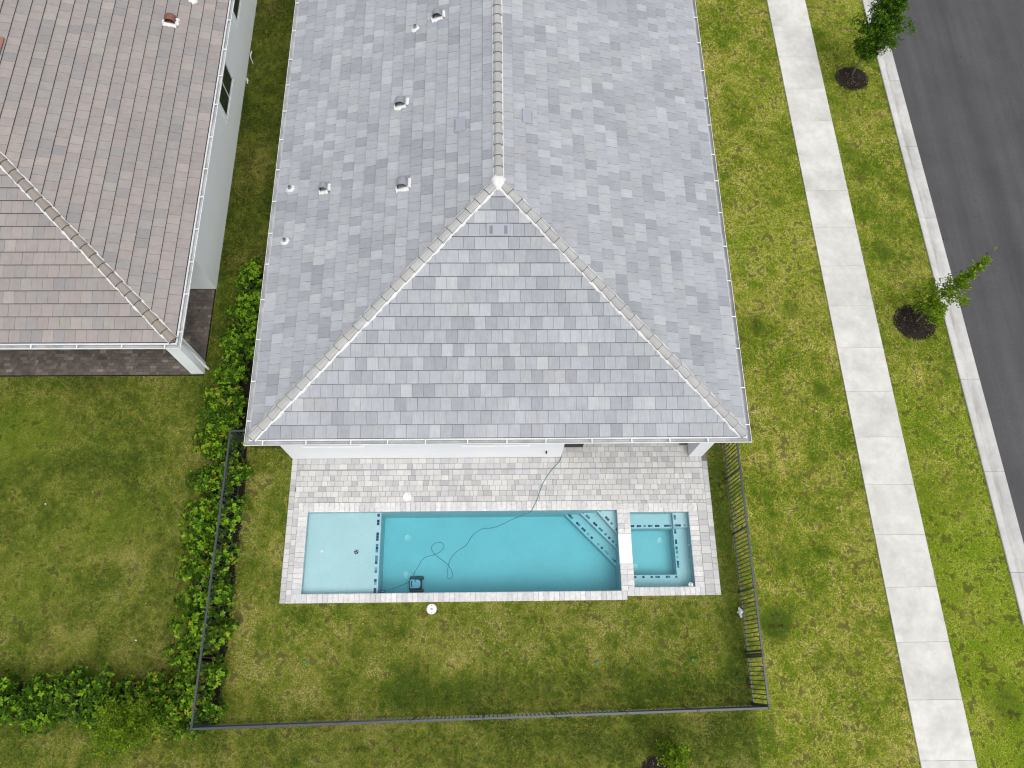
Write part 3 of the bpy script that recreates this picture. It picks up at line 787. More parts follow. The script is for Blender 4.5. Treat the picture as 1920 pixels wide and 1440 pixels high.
pv += brick_rows(6.35, 6.515, 2.005, 6.26, 0.165, [0.17, 0.255, 0.225], 0, 0, None, along='y')
pv += brick_rows(6.07, 6.35, 2.005, 4.706, 0.28, [0.17, 0.255, 0.225, 0.225], 0, 0, None, along='y')
pv = [p for p in pv if not (p[1] > 5.95 and p[0] < 6.37 and p[3] > 6.15 and p[2] < 6.53)] + [(5.70, 5.945, 6.16, 6.52, 0.0)]
um = MB(); um.box(-0.5, 0.5, -0.5, 0.5, -1, 0, ch=0.0)
um = MB(); um.add([(-.5, -.5, -1), (.5, -.5, -1), (.5, .5, -1), (-.5, .5, -1), (-.5, -.5, -.1), (.5, -.5, -.1), (.5, .5, -.1), (-.5, .5, -.1), (-.475, -.47, 0), (.475, -.47, 0), (.475, .47, 0), (-.475, .47, 0)],
                  [(0, 1, 5, 4), (1, 2, 6, 5), (2, 3, 7, 6), (3, 0, 4, 7), (4, 5, 9, 8), (5, 6, 10, 9), (6, 7, 11, 10), (7, 4, 8, 11), (8, 9, 10, 11)])
paver_me = um.mesh('paver', M_PAVER)
def pcol(): 
    c_ = random.choices([p for p, w in PV], [w for p, w in PV])[0]; k = random.uniform(0.95, 1.05); return tuple(q * k for q in c_)
pv.sort(key=lambda p: -(p[1] - p[0]) * (p[3] - p[2]) if p[3] < 6.2 else 1)
jm = MB()
for q, (a, b, c_, d, z) in enumerate(pv):
    a += .003; b -= .003; c_ += .003; d -= .003
    if q < 300:
        inst('paver', paver_me, Matrix.Translation(((a + b) / 2, (c_ + d) / 2, z)) @ Matrix.Diagonal((b - a, d - c_, 0.05, 1)), deck, pcol())
    else: jm.box(a, b, c_, d, -0.05, z, pcol(), ch=0.004)
tag(jm.build('pavers', M_PAVER, deck), kind='stuff')
m = MB(); m.box(-6.05, 6.50, 5.783, 5.811, -0.05, -0.002); m.build('slot_drain', M_DRAIN, deck)

# ------------------------------------------------------------------ swimming pool and spa
WZ = -0.085; FLOORZ = -1.12; SHZ = -0.27
pool = thing('swimming_pool', (-1, 3.33, -1.3), 'long rectangular turquoise swimming pool with pale stone coping', 'swimming pool')
T = 0.16; zt = -0.046
m = MB()
m.box(PX0 - T, PX1 + 0.1, PY0 - T, PY1 + T, FLOORZ - .15, FLOORZ)
m.box(PX0 - T, PX0, PY0 - T, PY1 + T, FLOORZ, zt); m.box(PX0, PX1, PY0 - T, PY0, FLOORZ, zt); m.box(PX0, PX1, PY1, PY1 + T, FLOORZ, zt)
m.build('shell', M_PLAS, pool)
m = MB(); m.box(PX1, SX0, 2.03, PY1 + T, FLOORZ, zt - 0.002); m.build('dividing_wall', M_PLAS, pool)
m = MB(); m.box(PX0 + .001, -3.46, PY0 + .001, PY1 - .001, FLOORZ + .001, SHZ); shelf = m.build('sun_shelf', M_PLAS, pool)
steps = []
for (xa, yb, z) in ((2.13, 2.94, -0.80), (2.57, 3.42, -0.54), (3.06, 3.83, -0.28)):
    m = MB(); m.prism([(xa, PY1 - .001), (PX1 - .001, yb), (PX1 - .001, PY1 - .001)], FLOORZ + .001 if z < -.7 else z - 0.26, z)
    steps.append((m.build('step', M_PLAS, pool), (xa, PY1), (PX1, yb), z))
BL = [((0.010, 0.03, 0.10), 4), ((0.014, 0.06, 0.15), 3), ((0.03, 0.19, 0.30), 3), ((0.13, 0.36, 0.46), 2)]
def trim(parent, A, Bq, z, inset, dens=0.62, sz=0.07):
    A = Vector((*A, 0)); Bq = Vector((*Bq, 0)); d = (Bq - A); Ln = d.length; d.normalize(); nx = Vector((-d.y, d.x, 0))
    m = MB(); s_ = 0.06; cnt = 0
    while s_ < Ln - 0.05:
        run = random.choice([1, 1, 2, 2, 3])
        for q in range(run):
            if s_ > Ln - 0.05: break
            c0 = A + d * s_ + nx * inset
            Mx = Matrix(((d.x, nx.x, 0, c0.x), (d.y, nx.y, 0, c0.y), (0, 0, 1, z), (0, 0, 0, 1)))
            m.box(-sz * .47, sz * .47, -sz * .44, sz * .44, -0.004, 0.006, random.choices([b for b, w in BL], [w for b, w in BL])[0], M=Mx)
            s_ += sz
        s_ += sz * random.choice([1, 1, 2, 2.5]) * (1 if dens > .5 else 1.4)
    m.build('trim_tiles', M_TRIM, parent)
trim(shelf, (-3.46, PY0), (-3.46, PY1), SHZ, 0.085, sz=0.085)
for st, A, Bq, z in steps:
    trim(st, A, Bq, z, 0.085, sz=0.078)
m = MB(); m.box(PX0 - .03, PX1 + .03, PY0 - .03, PY1 + .03, FLOORZ - .05, WZ); m.build('water', M_WATER, pool)
def disc(name, parent, x, y, z, r, mat, ring=None):
    m = MB(); m.lathe([(r, z - .004), (r, z + 0.008), (r * .8, z + 0.018), (r * .78, z + .012), (r * .3, z + .016), (0.002, z + .018)], x, y, 22); o = m.build(name, mat, parent, True); return o
for (x, y) in ((-2.75, 3.92), (-2.75, 2.80)): disc('drain', pool, x, y, FLOORZ, 0.11, M_WHITE)
disc('bubbler', pool, -5.16, 3.39, SHZ, 0.06, M_WHITE)
gr = disc('grate', pool, -4.15, 3.37, SHZ, 0.065, M_BLACK)
m = MB()
for k in range(4):
    t = k * math.pi / 2 + .4; m.lathe([(0.014, SHZ + .014), (0.012, SHZ + .021), (0.001, SHZ + .022)], -4.15 + .035 * math.cos(t), 3.37 + .035 * math.sin(t), 8)
m.build('grate_opening', M_WHITE, gr)
# coping stones, each its own piece with a rounded nose over the water
CP = [((0.55, 0.545, 0.53), 5), ((0.51, 0.505, 0.50), 4), ((0.47, 0.465, 0.465), 2), ((0.58, 0.575, 0.56), 3)]
cpm = {}
def coping(parent, cx_, cy_, rot, lx, ly):
    """lx along the edge, ly depth; nose towards local -y"""
    key = (round(lx, 3), round(ly, 3))
    if key not in cpm:
        pr = [(-ly / 2 + .012, -0.045), (-ly / 2 - .012, -0.036), (-ly / 2 - .018, -0.020), (-ly / 2 - .010, -0.004), (-ly / 2 + .012, 0.004), (ly / 2 - .004, 0.004), (ly / 2, 0.0), (ly / 2, -0.045)]
        mb = MB(); h = lx / 2 - 0.003; n = len(pr)
        v = [(-h, y, z) for y, z in pr] + [(h, y, z) for y, z in pr]
        mb.add(v, [(q, (q + 1) % n, n + (q + 1) % n, n + q)[::-1] for q in range(n)] + [tuple(range(n)), tuple(range(2 * n - 1, n - 1, -1))])
        cpm[key] = mb.mesh('coping_stone', M_COPE)
    c_ = random.choices([p for p, w in CP], [w for p, w in CP])[0]; k = random.uniform(.96, 1.04)
    inst('coping_stone', cpm[key], Matrix.Translation((cx_, cy_, random.uniform(-.0015, .0015))) @ Matrix.Rotation(rot + random.gauss(0, .003), 4, 'Z'), parent, tuple(q * k for q in c_))
def run(parent, fixed, a, b, axis, side, depth):
    n = round((b - a) / 0.152); s_ = (b - a) / n
    for q in range(n):
        p = a + (q + .5) * s_
        if axis == 'x': coping(parent, p, fixed + side * depth / 2, 0 if side > 0 else math.pi, s_, depth)
        else: coping(parent, fixed + side * depth / 2, p, -math.pi / 2 if side > 0 else math.pi / 2, s_, depth)
run(pool, PY1, PX0 - .265, PX1, 'x', 1, 0.262); run(pool, PY0, PX0 - .265, 3.78, 'x', -1, 0.245)
run(pool, PX0, PY0, PY1, 'y', -1, 0.262)
spa = thing('spa', (4.9, 3.34, -1.2), 'square turquoise spa with corner step and bench next to the pool', 'spa')
m = MB()
m.box(SX0 + .0005, SX1 + T, SY0 - T, SY1 + T, -1.12, -0.97); m.box(SX1, SX1 + T, SY0 - T, SY1 + T, -0.97, zt)
m.box(SX0 + .0005, SX1, SY0 - T, SY0, -0.97, zt); m.box(SX0 + .0005, SX1, SY1, SY1 + T, -0.97, zt)
m.build('shell', M_PLAS, spa)
BZ = -0.46; bx, byn, bys = 5.38, 4.02, 2.64
m = MB(); m.box(SX0 + .001, SX1 - .001, byn, SY1 - .001, -0.969, BZ); bn = m.build('bench', M_PLAS, spa)
m = MB(); m.box(bx, SX1 - .001, bys, byn - .001, -0.969, BZ - .001); be = m.build('bench', M_PLAS, spa)
m = MB(); m.box(SX0 + .001, SX1 - .001, SY0 + .001, bys - .001, -0.969, BZ - .002); bs = m.build('bench', M_PLAS, spa)
m = MB(); m.box(5.36, SX1 - .002, 4.01, SY1 - .002, BZ - .01, -0.27); ss = m.build('step', M_PLAS, spa)
trim(bn, (5.35, byn), (SX0, byn), BZ, -0.075); trim(be, (bx, byn), (bx, bys), BZ, 0.06); trim(bs, (SX0, bys), (bx + .05, bys), BZ, -0.06)
trim(ss, (5.36, 4.01), (5.36, SY1), -0.27, -0.06); trim(ss, (5.42, 4.01), (SX1, 4.01), -0.27, 0.06)
m = MB(); m.box(SX0 - .02, SX1 + .03, SY0 - .03, SY1 + .03, -1.02, WZ); m.build('water', M_WATER, spa)
for (x, y) in ((5.05, 3.74), (4.25, 2.96)): disc('drain', spa, x, y, -0.97, 0.10, M_WHITE)
for (x, y) in ((5.785, 3.5), (5.785, 3.05)):
    m = MB(); m.tube([(x - .02, y, -0.35), (x + .02, y, -0.35)], 0.035, 10); m.build('jet', M_WHITE, spa)
run(spa, SY1, SX0, SX1 + .26, 'x', 1, 0.248); run(spa, SY0, SX0, SX1 + .26, 'x', -1, 0.232); coping(spa, 3.892, 2.072, math.pi, 0.215, 0.135)
run(spa, SX1, SY0, SY1, 'y', 1, 0.262)
for (ya, yb) in ((3.80, 4.705), (2.145, 2.91)):
    n = round((yb - ya) / 0.15); s_ = (yb - ya) / n
    for q in range(n):
        for (xc, rot, ln) in ((3.733, math.pi / 2, 0.182), (3.912, -math.pi / 2, 0.172)): coping(spa, xc, ya + (q + .5) * s_, -rot if False else rot * -1, s_, ln)
m = MB(); m.box(3.625, 4.012, 2.913, 3.797, -0.10, -0.025, ch=0.012); m.build('spillway', M_SPILL, spa)

# ------------------------------------------------------------------ things in and round the pool
rob = thing('pool_robot', (-2.44, 2.50, FLOORZ), 'small robotic cleaner with light blue lid on the pool floor', 'pool cleaner')
rx, ry, rz = -2.43, 2.50, FLOORZ
m = MB(); m.box(rx - .20, rx + .18, ry - .15, ry + .15, rz + .05, rz + .17, ch=0.03); m.build('body', M_ROBD, rob)
m = MB(); m.prism([(rx - .17, ry - .11), (rx - .13, ry - .13), (rx + .09, ry - .12), (rx + .14, ry - .06), (rx + .14, ry + .06), (rx + .09, ry + .12), (rx - .13, ry + .13), (rx - .17, ry + .11)], rz + .171, rz + .22); m.build('lid', M_ROBB, rob)
for sgn in (-1, 1):
    m = MB(); m.tube([(rx - .16, ry + sgn * .185, rz + .06), (rx + .20, ry + sgn * .185, rz + .06)], 0.058, 10); m.box(rx - .19, rx + .23, ry + sgn * .185 - .035, ry + sgn * .185 + .035, rz + .005, rz + .11, ch=.02); m.build('track', M_ROBD, rob)
m = MB(); m.tube([(rx - .10, ry - .08, rz + .218), (rx - .12, ry - .07, rz + .25), (rx - .12, ry + .07, rz + .25), (rx - .10, ry + .08, rz + .218)], 0.013, 8); m.build('handle', M_ROBD, rob, True)

def smooth(pts, it=3):
    P = [Vector(p) for p in pts]
    for _ in range(it):
        Q = [P[0]]
        for i in range(len(P) - 1):
            Q += [P[i].lerp(P[i + 1], .25), P[i].lerp(P[i + 1], .75)]
        P = Q + [P[-1]]
    return P
cab = [(2.06, 6.6, .012), (2.03, 6.25, .012), (1.98, 6.07, .012), (1.92, 5.98, .012), (1.69, 5.74, .012), (1.47, 5.43, .012), (1.33, 5.12, .012), (1.26, 4.88, .012), (1.12, 4.62, .016), (1.07, 4.50, .012), (1.0, 4.46, -.06)]
wat = [(0.85, 4.41), (0.48, 4.27), (0.08, 4.07), (-0.19, 4.0), (-0.4, 4.01), (-0.58, 3.91), (-0.75, 3.75), (-0.88, 3.5), (-1.11, 3.38), (-1.3, 3.2), (-1.41, 2.98), (-1.43, 2.7), (-1.44, 2.57), (-1.36, 2.53), (-1.27, 2.62), (-1.29, 2.75), (-1.43, 2.97), (-1.66, 3.13), (-1.87, 3.30), (-1.93, 3.45), (-1.84, 3.58), (-1.65, 3.62), (-1.53, 3.52), (-1.57, 3.40), (-1.70, 3.29), (-1.85, 3.23), (-2.02, 3.20), (-2.18, 3.12), (-2.27, 2.92), (-2.42, 2.71)]
cab += [(x, y, WZ - 0.012 - 0.005 * math.sin(i)) for i, (x, y) in enumerate(wat)] + [(-2.44, 2.62, -0.5), (-2.43, 2.55, -0.87)]
m = MB(); m.tube(smooth(cab), 0.0105, 6); tag(m.build('power_cable', M_CABLE, None, True), 'thin blue cable winding from the patio across the pool to the cleaner', 'cable')
fl = [(-2.62, 2.56, -0.95), (-2.75, 2.47, -0.7), (-3.0, 2.32, -0.35), (-3.3, 2.22, WZ - .02), (-3.42, 2.18, WZ - .02)]
m = MB(); m.tube(smooth(fl, 2), 0.009, 6); m.build('cord', M_CABLE, rob, True)
m = MB(); n = 20
m.add([(-3.31 + .10 * math.cos(t) * k, 2.205 + .045 * math.sin(t) * k, WZ + z) for k, z in ((1.0, -.03), (1.05, 0.0), (0.7, .03), (0.05, .04)) for t in [2 * math.pi * q / n for q in range(n)]],
      [(a * n + q, a * n + (q + 1) % n, (a + 1) * n + (q + 1) % n, (a + 1) * n + q) for a in range(3) for q in range(n)])
m.build('cord_float', plain('float_blue', (0.015, 0.06, 0.16), 0.4, 0.4), rob, True)

def lid(x, y, z, r, label, boss):
    t = thing('skimmer_lid', (x, y, z), label, 'lid', 'round white lids')
    m = MB(); m.lathe([(r, z), (r, z + .010), (r * .94, z + .016), (r * .5, z + .017), (.002, z + .018)], x, y, 32); m.build('cover', M_WHITE, t, True)
    for sg in (-1, 1):
        h = MB(); a = 0.9 if not boss else 1.5
        h.lathe([(r * .09, z + .010), (r * .09, z + .0185), (.001, z + .019)], x + sg * r * .68 * math.cos(a), y + sg * r * .68 * math.sin(a), 10); h.build('finger_hole', M_BLACK, t)
    if boss:
        h = MB(); h.lathe([(r * .24, z + .012), (r * .22, z + .024), (.001, z + .026)], x, y, 14); h.build('centre_knob', M_DRAIN, t)
lid(-2.68, 4.95, 0.003, 0.132, 'round white skimmer lid set in the stone pool deck', False)
lid(-1.86, 1.70, GZ + .03, 0.145, 'round white lid with grey centre in the grass below the pool', True)
sp = []
for i, (x, y, lab, grp) in enumerate(((-5.36, .33, 'faded green sprinkler cap in the grass near the hedge side fence', None), (2.82, .21, 'small green sprinkler cap in the middle of the back lawn', None), (5.51, .25, 'small bright green sprinkler cap in the lawn near the picket gate', None))):
    t = thing('sprinkler_head', (x, y, GZ), lab, 'sprinkler', 'green sprinkler caps in the lawn')
    m = MB(); m.lathe([(.035, GZ), (.035, GZ + .05), (.03, GZ + .055), (.002, GZ + .056)], x, y, 14); m.build('body', M_BLACK, t)
    m = MB(); m.lathe([(.042, GZ + .056), (.042, GZ + .075), (.025, GZ + .085), (.002, GZ + .086)], x, y, 14); m.build('cap', M_GREEN, t, True)
cb = thing('cabinet', (2.38, 6.6, 0), 'black box cabinet standing under the eave beside the white wall', 'cabinet')
m = MB(); m.box(2.09, 2.68, 6.45, 6.85, 0.06, 0.95, ch=.015); m.build('body', M_BLACK, cb)
m = MB(); m.box(2.07, 2.70, 6.43, 6.87, 0.952, 0.985, ch=.01); m.build('lid', M_BLACK, cb)
for (x, y) in ((2.13, 6.5), (2.64, 6.5), (2.13, 6.8), (2.64, 6.8)):
    m = MB(); m.box(x - .025, x + .025, y - .025, y + .025, 0.002, 0.059); m.build('foot', M_BLACK, cb)
ft = thing('chlorine_floater', (5.66, 2.30, WZ), 'small white floating dispenser in the corner of the spa', 'floater')
m = MB(); m.lathe([(.035, WZ - .10), (.04, WZ - .01), (.075, WZ), (.075, WZ + .025), (.05, WZ + .04), (.002, WZ + .045)], 5.67, 2.305, 18); m.build('float_ring', M_WHITE, ft, True)
m = MB(); m.lathe([(.035, WZ + .046), (.03, WZ + .066), (.002, WZ + .068)], 5.67, 2.305, 14); m.build('cap', M_ROBB, ft, True)
# crumpled rag caught on the lower fence rail
m = MB(); nu, nv = 14, 10; vs = []
for i in range(nu + 1):
    for j in range(nv + 1):
        u_, v_ = i / nu, j / nv
        vs.append((6.98 + .12 * (u_ - .5) + .03 * math.sin(9 * v_ + 3 * u_), 1.50 + .26 * (v_ - .5) * (0.6 + .5 * math.sin(math.pi * u_)) + .02 * math.sin(14 * u_), 0.10 + .08 * math.sin(math.pi * u_) * math.sin(math.pi * v_) + .03 * math.sin(11 * u_ + 7 * v_) - 0.06 * abs(u_ - .5)))
m.add(vs, [(i * (nv + 1) + j, (i + 1) * (nv + 1) + j, (i + 1) * (nv + 1) + j + 1, i * (nv + 1) + j + 1) for i in range(nu) for j in range(nv)])
tag(m.build('rag', M_WHITE, None, True), 'crumpled white rag hanging on the foot of the dark picket fence', 'rag')
# white pipe bits by the neighbour's wall
for (x, y, lab) in ((-9.08, 21.55, 'bent white pipe rising from grass beside pale wall'), (-9.16, 20.72, 'short white pipe stub low against the pale wall')):
    m = MB(); m.tube(smooth([(x, y, GZ - .02), (x, y, .28), (x + .03, y + .05, .36), (x + .04, y + .22, .34)] if y > 21 else [(x, y, GZ - .02), (x, y, .12), (x + .02, y - .1, .16), (x + .03, y - .24, .08)], 2), 0.022, 8)
    tag(m.build('utility_pipe', M_WHITE, None, True), lab, 'pipe')

for (x, y, lab) in ((-13.40, 4.83, 'white paper scrap lying in the open neighbouring lawn'), (-10.11, 0.95, 'white paper scrap on the neighbouring lawn close to the hedge'), (10.15, 7.6, 'white paper scrap in the grass beside the pavement')):
    m = MB(); vs = [(x + .030 * math.cos(t) * (1 + .3 * math.sin(3 * t + x)), y + .02 * math.sin(t), GZ + .05 + .02 * math.sin(2 * t)) for t in [q * math.pi / 5 for q in range(10)]]
    m.add([(x, y, GZ + .07)] + vs, [(0, 1 + q, 1 + (q + 1) % 10) for q in range(10)]); tag(m.build('paper_scrap', M_WHITE), lab, 'litter')

# ------------------------------------------------------------------ picket fence
fence = thing('picket_fence', (-0.3, -1.1, GZ), 'dark grey metal picket fence round the pool lawn', 'fence')
FH = 1.37
pk = MB(); pk.box(-.011, .011, -.011, .011, 0, 1); pkme = pk.mesh('picket', M_FENCE)
pm = MB(); pm.box(-.027, .027, -.027, .027, GZ - .05, FH - .02); pm.box(-.032, .032, -.032, .032, FH - .02, FH + .01, ch=.012); pome = pm.mesh('post', M_FENCE)
def frun(A, Bq, posts, gate=None):
    A = Vector((*A, 0)); Bq = Vector((*Bq, 0)); d = Bq - A; Ln = d.length; d.normalize(); ang = math.atan2(d.y, d.x)
    R_ = Matrix.Rotation(ang, 4, 'Z')
    for s_ in posts: inst('post', pome, Matrix.Translation(A + d * s_) @ R_, fence)
    ps = sorted(posts)
    for p0, p1 in zip(ps[:-1], ps[1:]):
        if p1 - p0 < 0.2: continue
        a, b = p0 + .028, p1 - .028
        for (z0, z1, hw_) in ((FH - .045, FH - .008, .026), (0.07, 0.105, .018)):
            m = MB(); Mx = Matrix.Translation(A + d * a) @ R_
            m.box(0, b - a, -hw_, hw_, z0, z1, M=Mx); m.build('rail', M_FENCE, fence)
        n = max(2, round((b - a) / 0.113)); st = (b - a) / n
        for q in range(1, n):
            inst('picket', pkme, Matrix.Translation(A + d * (a + q * st) + Vector((0, 0, 0.03))) @ R_ @ Matrix.Diagonal((1, 1, FH - .076, 1)), fence)
FSW, FSE, FNE, FNW = (-7.77, -1.27), (7.06, -0.97), (7.07, 7.1), (-7.71, 6.64)
Ls = math.dist(FSW, FSE); frun(FSW, FSE, [Ls * q / 8 for q in range(9)])
Le = math.dist(FSE, FNE); frun(FSE, FNE, [1.33, 1.41, 3.05, 4.72, 6.4, Le]); frun(FSE, FNE, [0.0601, 1.27])
Lw = math.dist(FSW, FNW); frun(FSW, FNW, [0.06] + [Lw * q / 4 for q in range(1, 5)])
frun(FNW, (-6.24, 6.64), [0.06, 1.44]); frun(FNE, (6.40, 7.1), [0.06, 0.63])

# ------------------------------------------------------------------ planting beds, mulch
def blob(name, cx_, cy_, rx_, ry_, h, n=36, seed=0, chips=0, kind='structure'):
    rr = random.Random(seed); m = MB(); ph = [rr.uniform(0, 6.28) for _ in range(4)]
    def rad(t): return 1 + .07 * math.sin(2 * t + ph[0]) + .06 * math.sin(3 * t + ph[1]) + .04 * math.sin(7 * t + ph[2]) + rr.uniform(-.03, .03)
    rads = [rad(2 * math.pi * q / n) for q in range(n)]
    v = [(cx_, cy_, GZ + h)]
    for k, z in ((.35, h * .95), (.7, h * .75), (.92, h * .4), (1.0, 0.004)):
        for q in range(n):
            t = 2 * math.pi * q / n; v.append((cx_ + rx_ * rads[q] * k * math.cos(t), cy_ + ry_ * rads[q] * k * math.sin(t), GZ + z + rr.uniform(-.006, .006) * (k < 1)))
    f = [(0, 1 + q, 1 + (q + 1) % n) for q in range(n)]
    for a in range(3): f += [(1 + a * n + q, 1 + (a + 1) * n + q, 1 + (a + 1) * n + (q + 1) % n, 1 + a * n + (q + 1) % n) for q in range(n)]
    m.add(v, f, (0.020, 0.016, 0.013))
    for q in range(chips):
        t = rr.uniform(0, 6.28); k = math.sqrt(rr.random()) * 1.08; x, y = cx_ + rx_ * k * math.cos(t), cy_ + ry_ * k * math.sin(t)
        z = GZ + h * max(0.1, 1 - k * k) + .012; a = rr.uniform(0, 3.14); L_ = rr.uniform(.015, .05); w_ = rr.uniform(.006, .014)
        dx, dy = math.cos(a) * L_, math.sin(a) * L_; ex, ey = -math.sin(a) * w_, math.cos(a) * w_; dz = rr.uniform(-.012, .012)
        c_ = rr.choice([(.018, .013, .01), (.03, .022, .017), (.012, .01, .009), (.045, .033, .024), (.012, .01, .009)])
        if rr.random() < .035: c_ = (.20, .15, .09)
        m.add([(x - dx - ex, y - dy - ey, z - dz), (x + dx - ex, y + dy - ey, z + dz), (x + dx + ex, y + dy + ey, z + dz + .004), (x - dx + ex, y - dy + ey, z - dz + .004)], [(0, 1, 2, 3)], c_)
    o = m.build(name, M_MULCH, None, False); tag(o, kind='stuff'); return o
blob('mulch', 13.60, 20.93, 0.58, 0.52, 0.06, seed=1, chips=1800)
blob('mulch', 13.97, 10.72, 0.66, 0.60, 0.06, seed=2, chips=2200)
blob('mulch', 4.30, -2.55, 0.40, 0.36, 0.06, seed=3, chips=900)
bed = MB()
def strip(pts, w0, w1, z):
    n = len(pts); v = []
    for (x, y), a, b in zip(pts, w0, w1): v += [(x + a, y, z), (x + b, y, z)]
    bed.add(v, [(2 * q, 2 * q + 1, 2 * q + 3, 2 * q + 2) for q in range(n - 1)], (1, 1, 1))
ys = np.linspace(-1.35, 12.6, 60)
rb = random.Random(5)
strip([(0, y_) for y_ in ys], [-8.72 + rb.uniform(-.05, .05) + max(0, y_ - 9) * .12 for y_ in ys], [-7.56 + rb.uniform(-.04, .04) - (.06 if y_ > 6 else 0) for y_ in ys], GZ + .006)
xs = np.linspace(-18, -8.4, 50)
v = []
for x in xs: v += [(x, -1.10 + rb.uniform(-.05, .05), GZ + .010), (x, -0.12 + rb.uniform(-.05, .05), GZ + .010)]
bed.add(v, [(2 * q, 2 * q + 2, 2 * q + 3, 2 * q + 1) for q in range(len(xs) - 1)])
tag(bed.build('planting_bed', M_SOIL), kind='structure')

# ------------------------------------------------------------------ foliage
def leaf_mesh(name, P, D, Nn, L, Wd, C, mat, fold=0.25):
    """P base points, D leaf directions, Nn leaf normals, L length, Wd width, C colours (arrays)"""
    n = len(P)
    S = np.cross(D, Nn); S /= np.linalg.norm(S, axis=1, keepdims=True) + 1e-9
    L = L[:, None]; Wd = Wd[:, None]
    v0 = P; v1 = P + D * L * .55 + S * Wd * .5 + Nn * Wd * fold; v2 = P + D * L - Nn * L * .10; v3 = P + D * L * .55 - S * Wd * .5 + Nn * Wd * fold
    V = np.stack([v0, v1, v2, v3], axis=1).reshape(-1, 3)
    me = bpy.data.meshes.new(name)
    me.vertices.add(4 * n); me.vertices.foreach_set('co', V.astype(np.float32).ravel())
    idx = (np.arange(n) * 4)[:, None]
    tri = np.concatenate([idx + np.array([0, 1, 2]), idx + np.array([0, 2, 3])], axis=1).reshape(-1, 3)
    me.loops.add(6 * n); me.loops.foreach_set('vertex_index', tri.astype(np.int32).ravel())
    me.polygons.add(2 * n); me.polygons.foreach_set('loop_start', np.arange(0, 6 * n, 3, dtype=np.int32))
    me.update(calc_edges=True)
    ca = me.color_attributes.new('tcol', 'FLOAT_COLOR', 'CORNER')
    cc = np.ones((6 * n, 4), dtype=np.float32); cc[:, :3] = np.repeat(C, 6, axis=0); ca.data.foreach_set('color', cc.ravel())
    me.materials.append(mat)
    return me
def unit(a): return a / (np.linalg.norm(a, axis=1, keepdims=True) + 1e-9)

def shrub(x, y, rx_, ry_, h, label, group, seed, young=0.3, lean=(0, 0), yellow=0.0):
    rg = np.random.default_rng(seed)
    t = thing('hedge_shrub', (x, y, GZ), label, 'shrub', group)
    st = MB(); rr = random.Random(seed)
    for q in range(5):
        a = rr.uniform(0, 6.28); e = rr.uniform(.3, .8)
        st.tube([(x + .04 * math.cos(a), y + .04 * math.sin(a), GZ - .03), (x + rx_ * e * .4 * math.cos(a), y + ry_ * e * .4 * math.sin(a), h * .45), (x + rx_ * e * math.cos(a), y + ry_ * e * math.sin(a), h * .85)], [.016, .012, .006], 6)
    st.build('stem', M_BARK, t)
    # rosettes of leaves at branch tips spread through a lumpy crown
    nl = 9; lob = [(rg.uniform(-.78, .78) * rx_, rg.uniform(-.75, .75) * ry_, rg.uniform(.40, .88) * h, rg.uniform(.18, .40)) for _ in range(nl)]
    lob.append((0, 0, h * .42, .50))
    T = []
    for (lx, ly, lz, lr) in lob:
        k = int(44 * (lr / .4) ** 2)
        d = unit(rg.normal(size=(k, 3))); d[:, 2] = np.abs(d[:, 2]) * 1.1 - .25
        rad = lr * (0.55 + .45 * rg.random(k) ** .5)
        pts = np.stack([lx + d[:, 0] * rad * rx_ / .6, ly + d[:, 1] * rad * ry_ / .6, lz + d[:, 2] * rad * .75], axis=1)
        T.append(np.concatenate([pts, d], axis=1))
    T = np.concatenate(T); T = T[(T[:, 2] > .08) & (T[:, 2] < h * 1.12)]
    P = []; D = []; NN = []; L = []; C = []
    for row in T:
        tip = row[:3] + np.array([x, y, GZ]); ax = unit((row[3:6] + np.array([0, 0, .75]))[None])[0]
        k = rg.integers(5, 8); ph = rg.uniform(0, 6.28)
        hz = np.clip(row[2] / h, 0, 1); fresh = rg.random() < young * hz * 1.4
        base = np.array([0.044, 0.104, 0.005]) * rg.uniform(.55, 1.3)
        if fresh: base = np.array([0.175, 0.330, 0.014]) * rg.uniform(.7, 1.2)
        if rg.random() < yellow: base = np.array([0.30, 0.32, 0.02]) * rg.uniform(.7, 1.1)
        if rg.random() < yellow * .04: base = np.array([0.30, 0.17, 0.03])
        u1 = np.cross(ax, [0.3, .2, .9]); u1 /= np.linalg.norm(u1); u2 = np.cross(ax, u1)
        for q in range(k):
            a = ph + 2 * math.pi * q / k + rg.normal() * .25; up_ = rg.uniform(.15, .9)
            dd = (u1 * math.cos(a) + u2 * math.sin(a)) + ax * up_; dd /= np.linalg.norm(dd)
            nn = ax - dd * ax.dot(dd); nn = nn + rg.normal(size=3) * .18; nn /= np.linalg.norm(nn)
            P.append(tip - ax * rg.uniform(0, .05)); D.append(dd); NN.append(nn); L.append(rg.uniform(.06, .115)); C.append(base * rg.uniform(.75, 1.2))
    P = np.array(P); D = np.array(D); NN = np.array(NN); L = np.array(L); C = np.array(C)
    me = leaf_mesh('foliage', P, D, NN, L, L * rg.uniform(.5, .65, len(L)), C, M_LEAFM)
    link(bpy.data.objects.new('foliage', me), t)

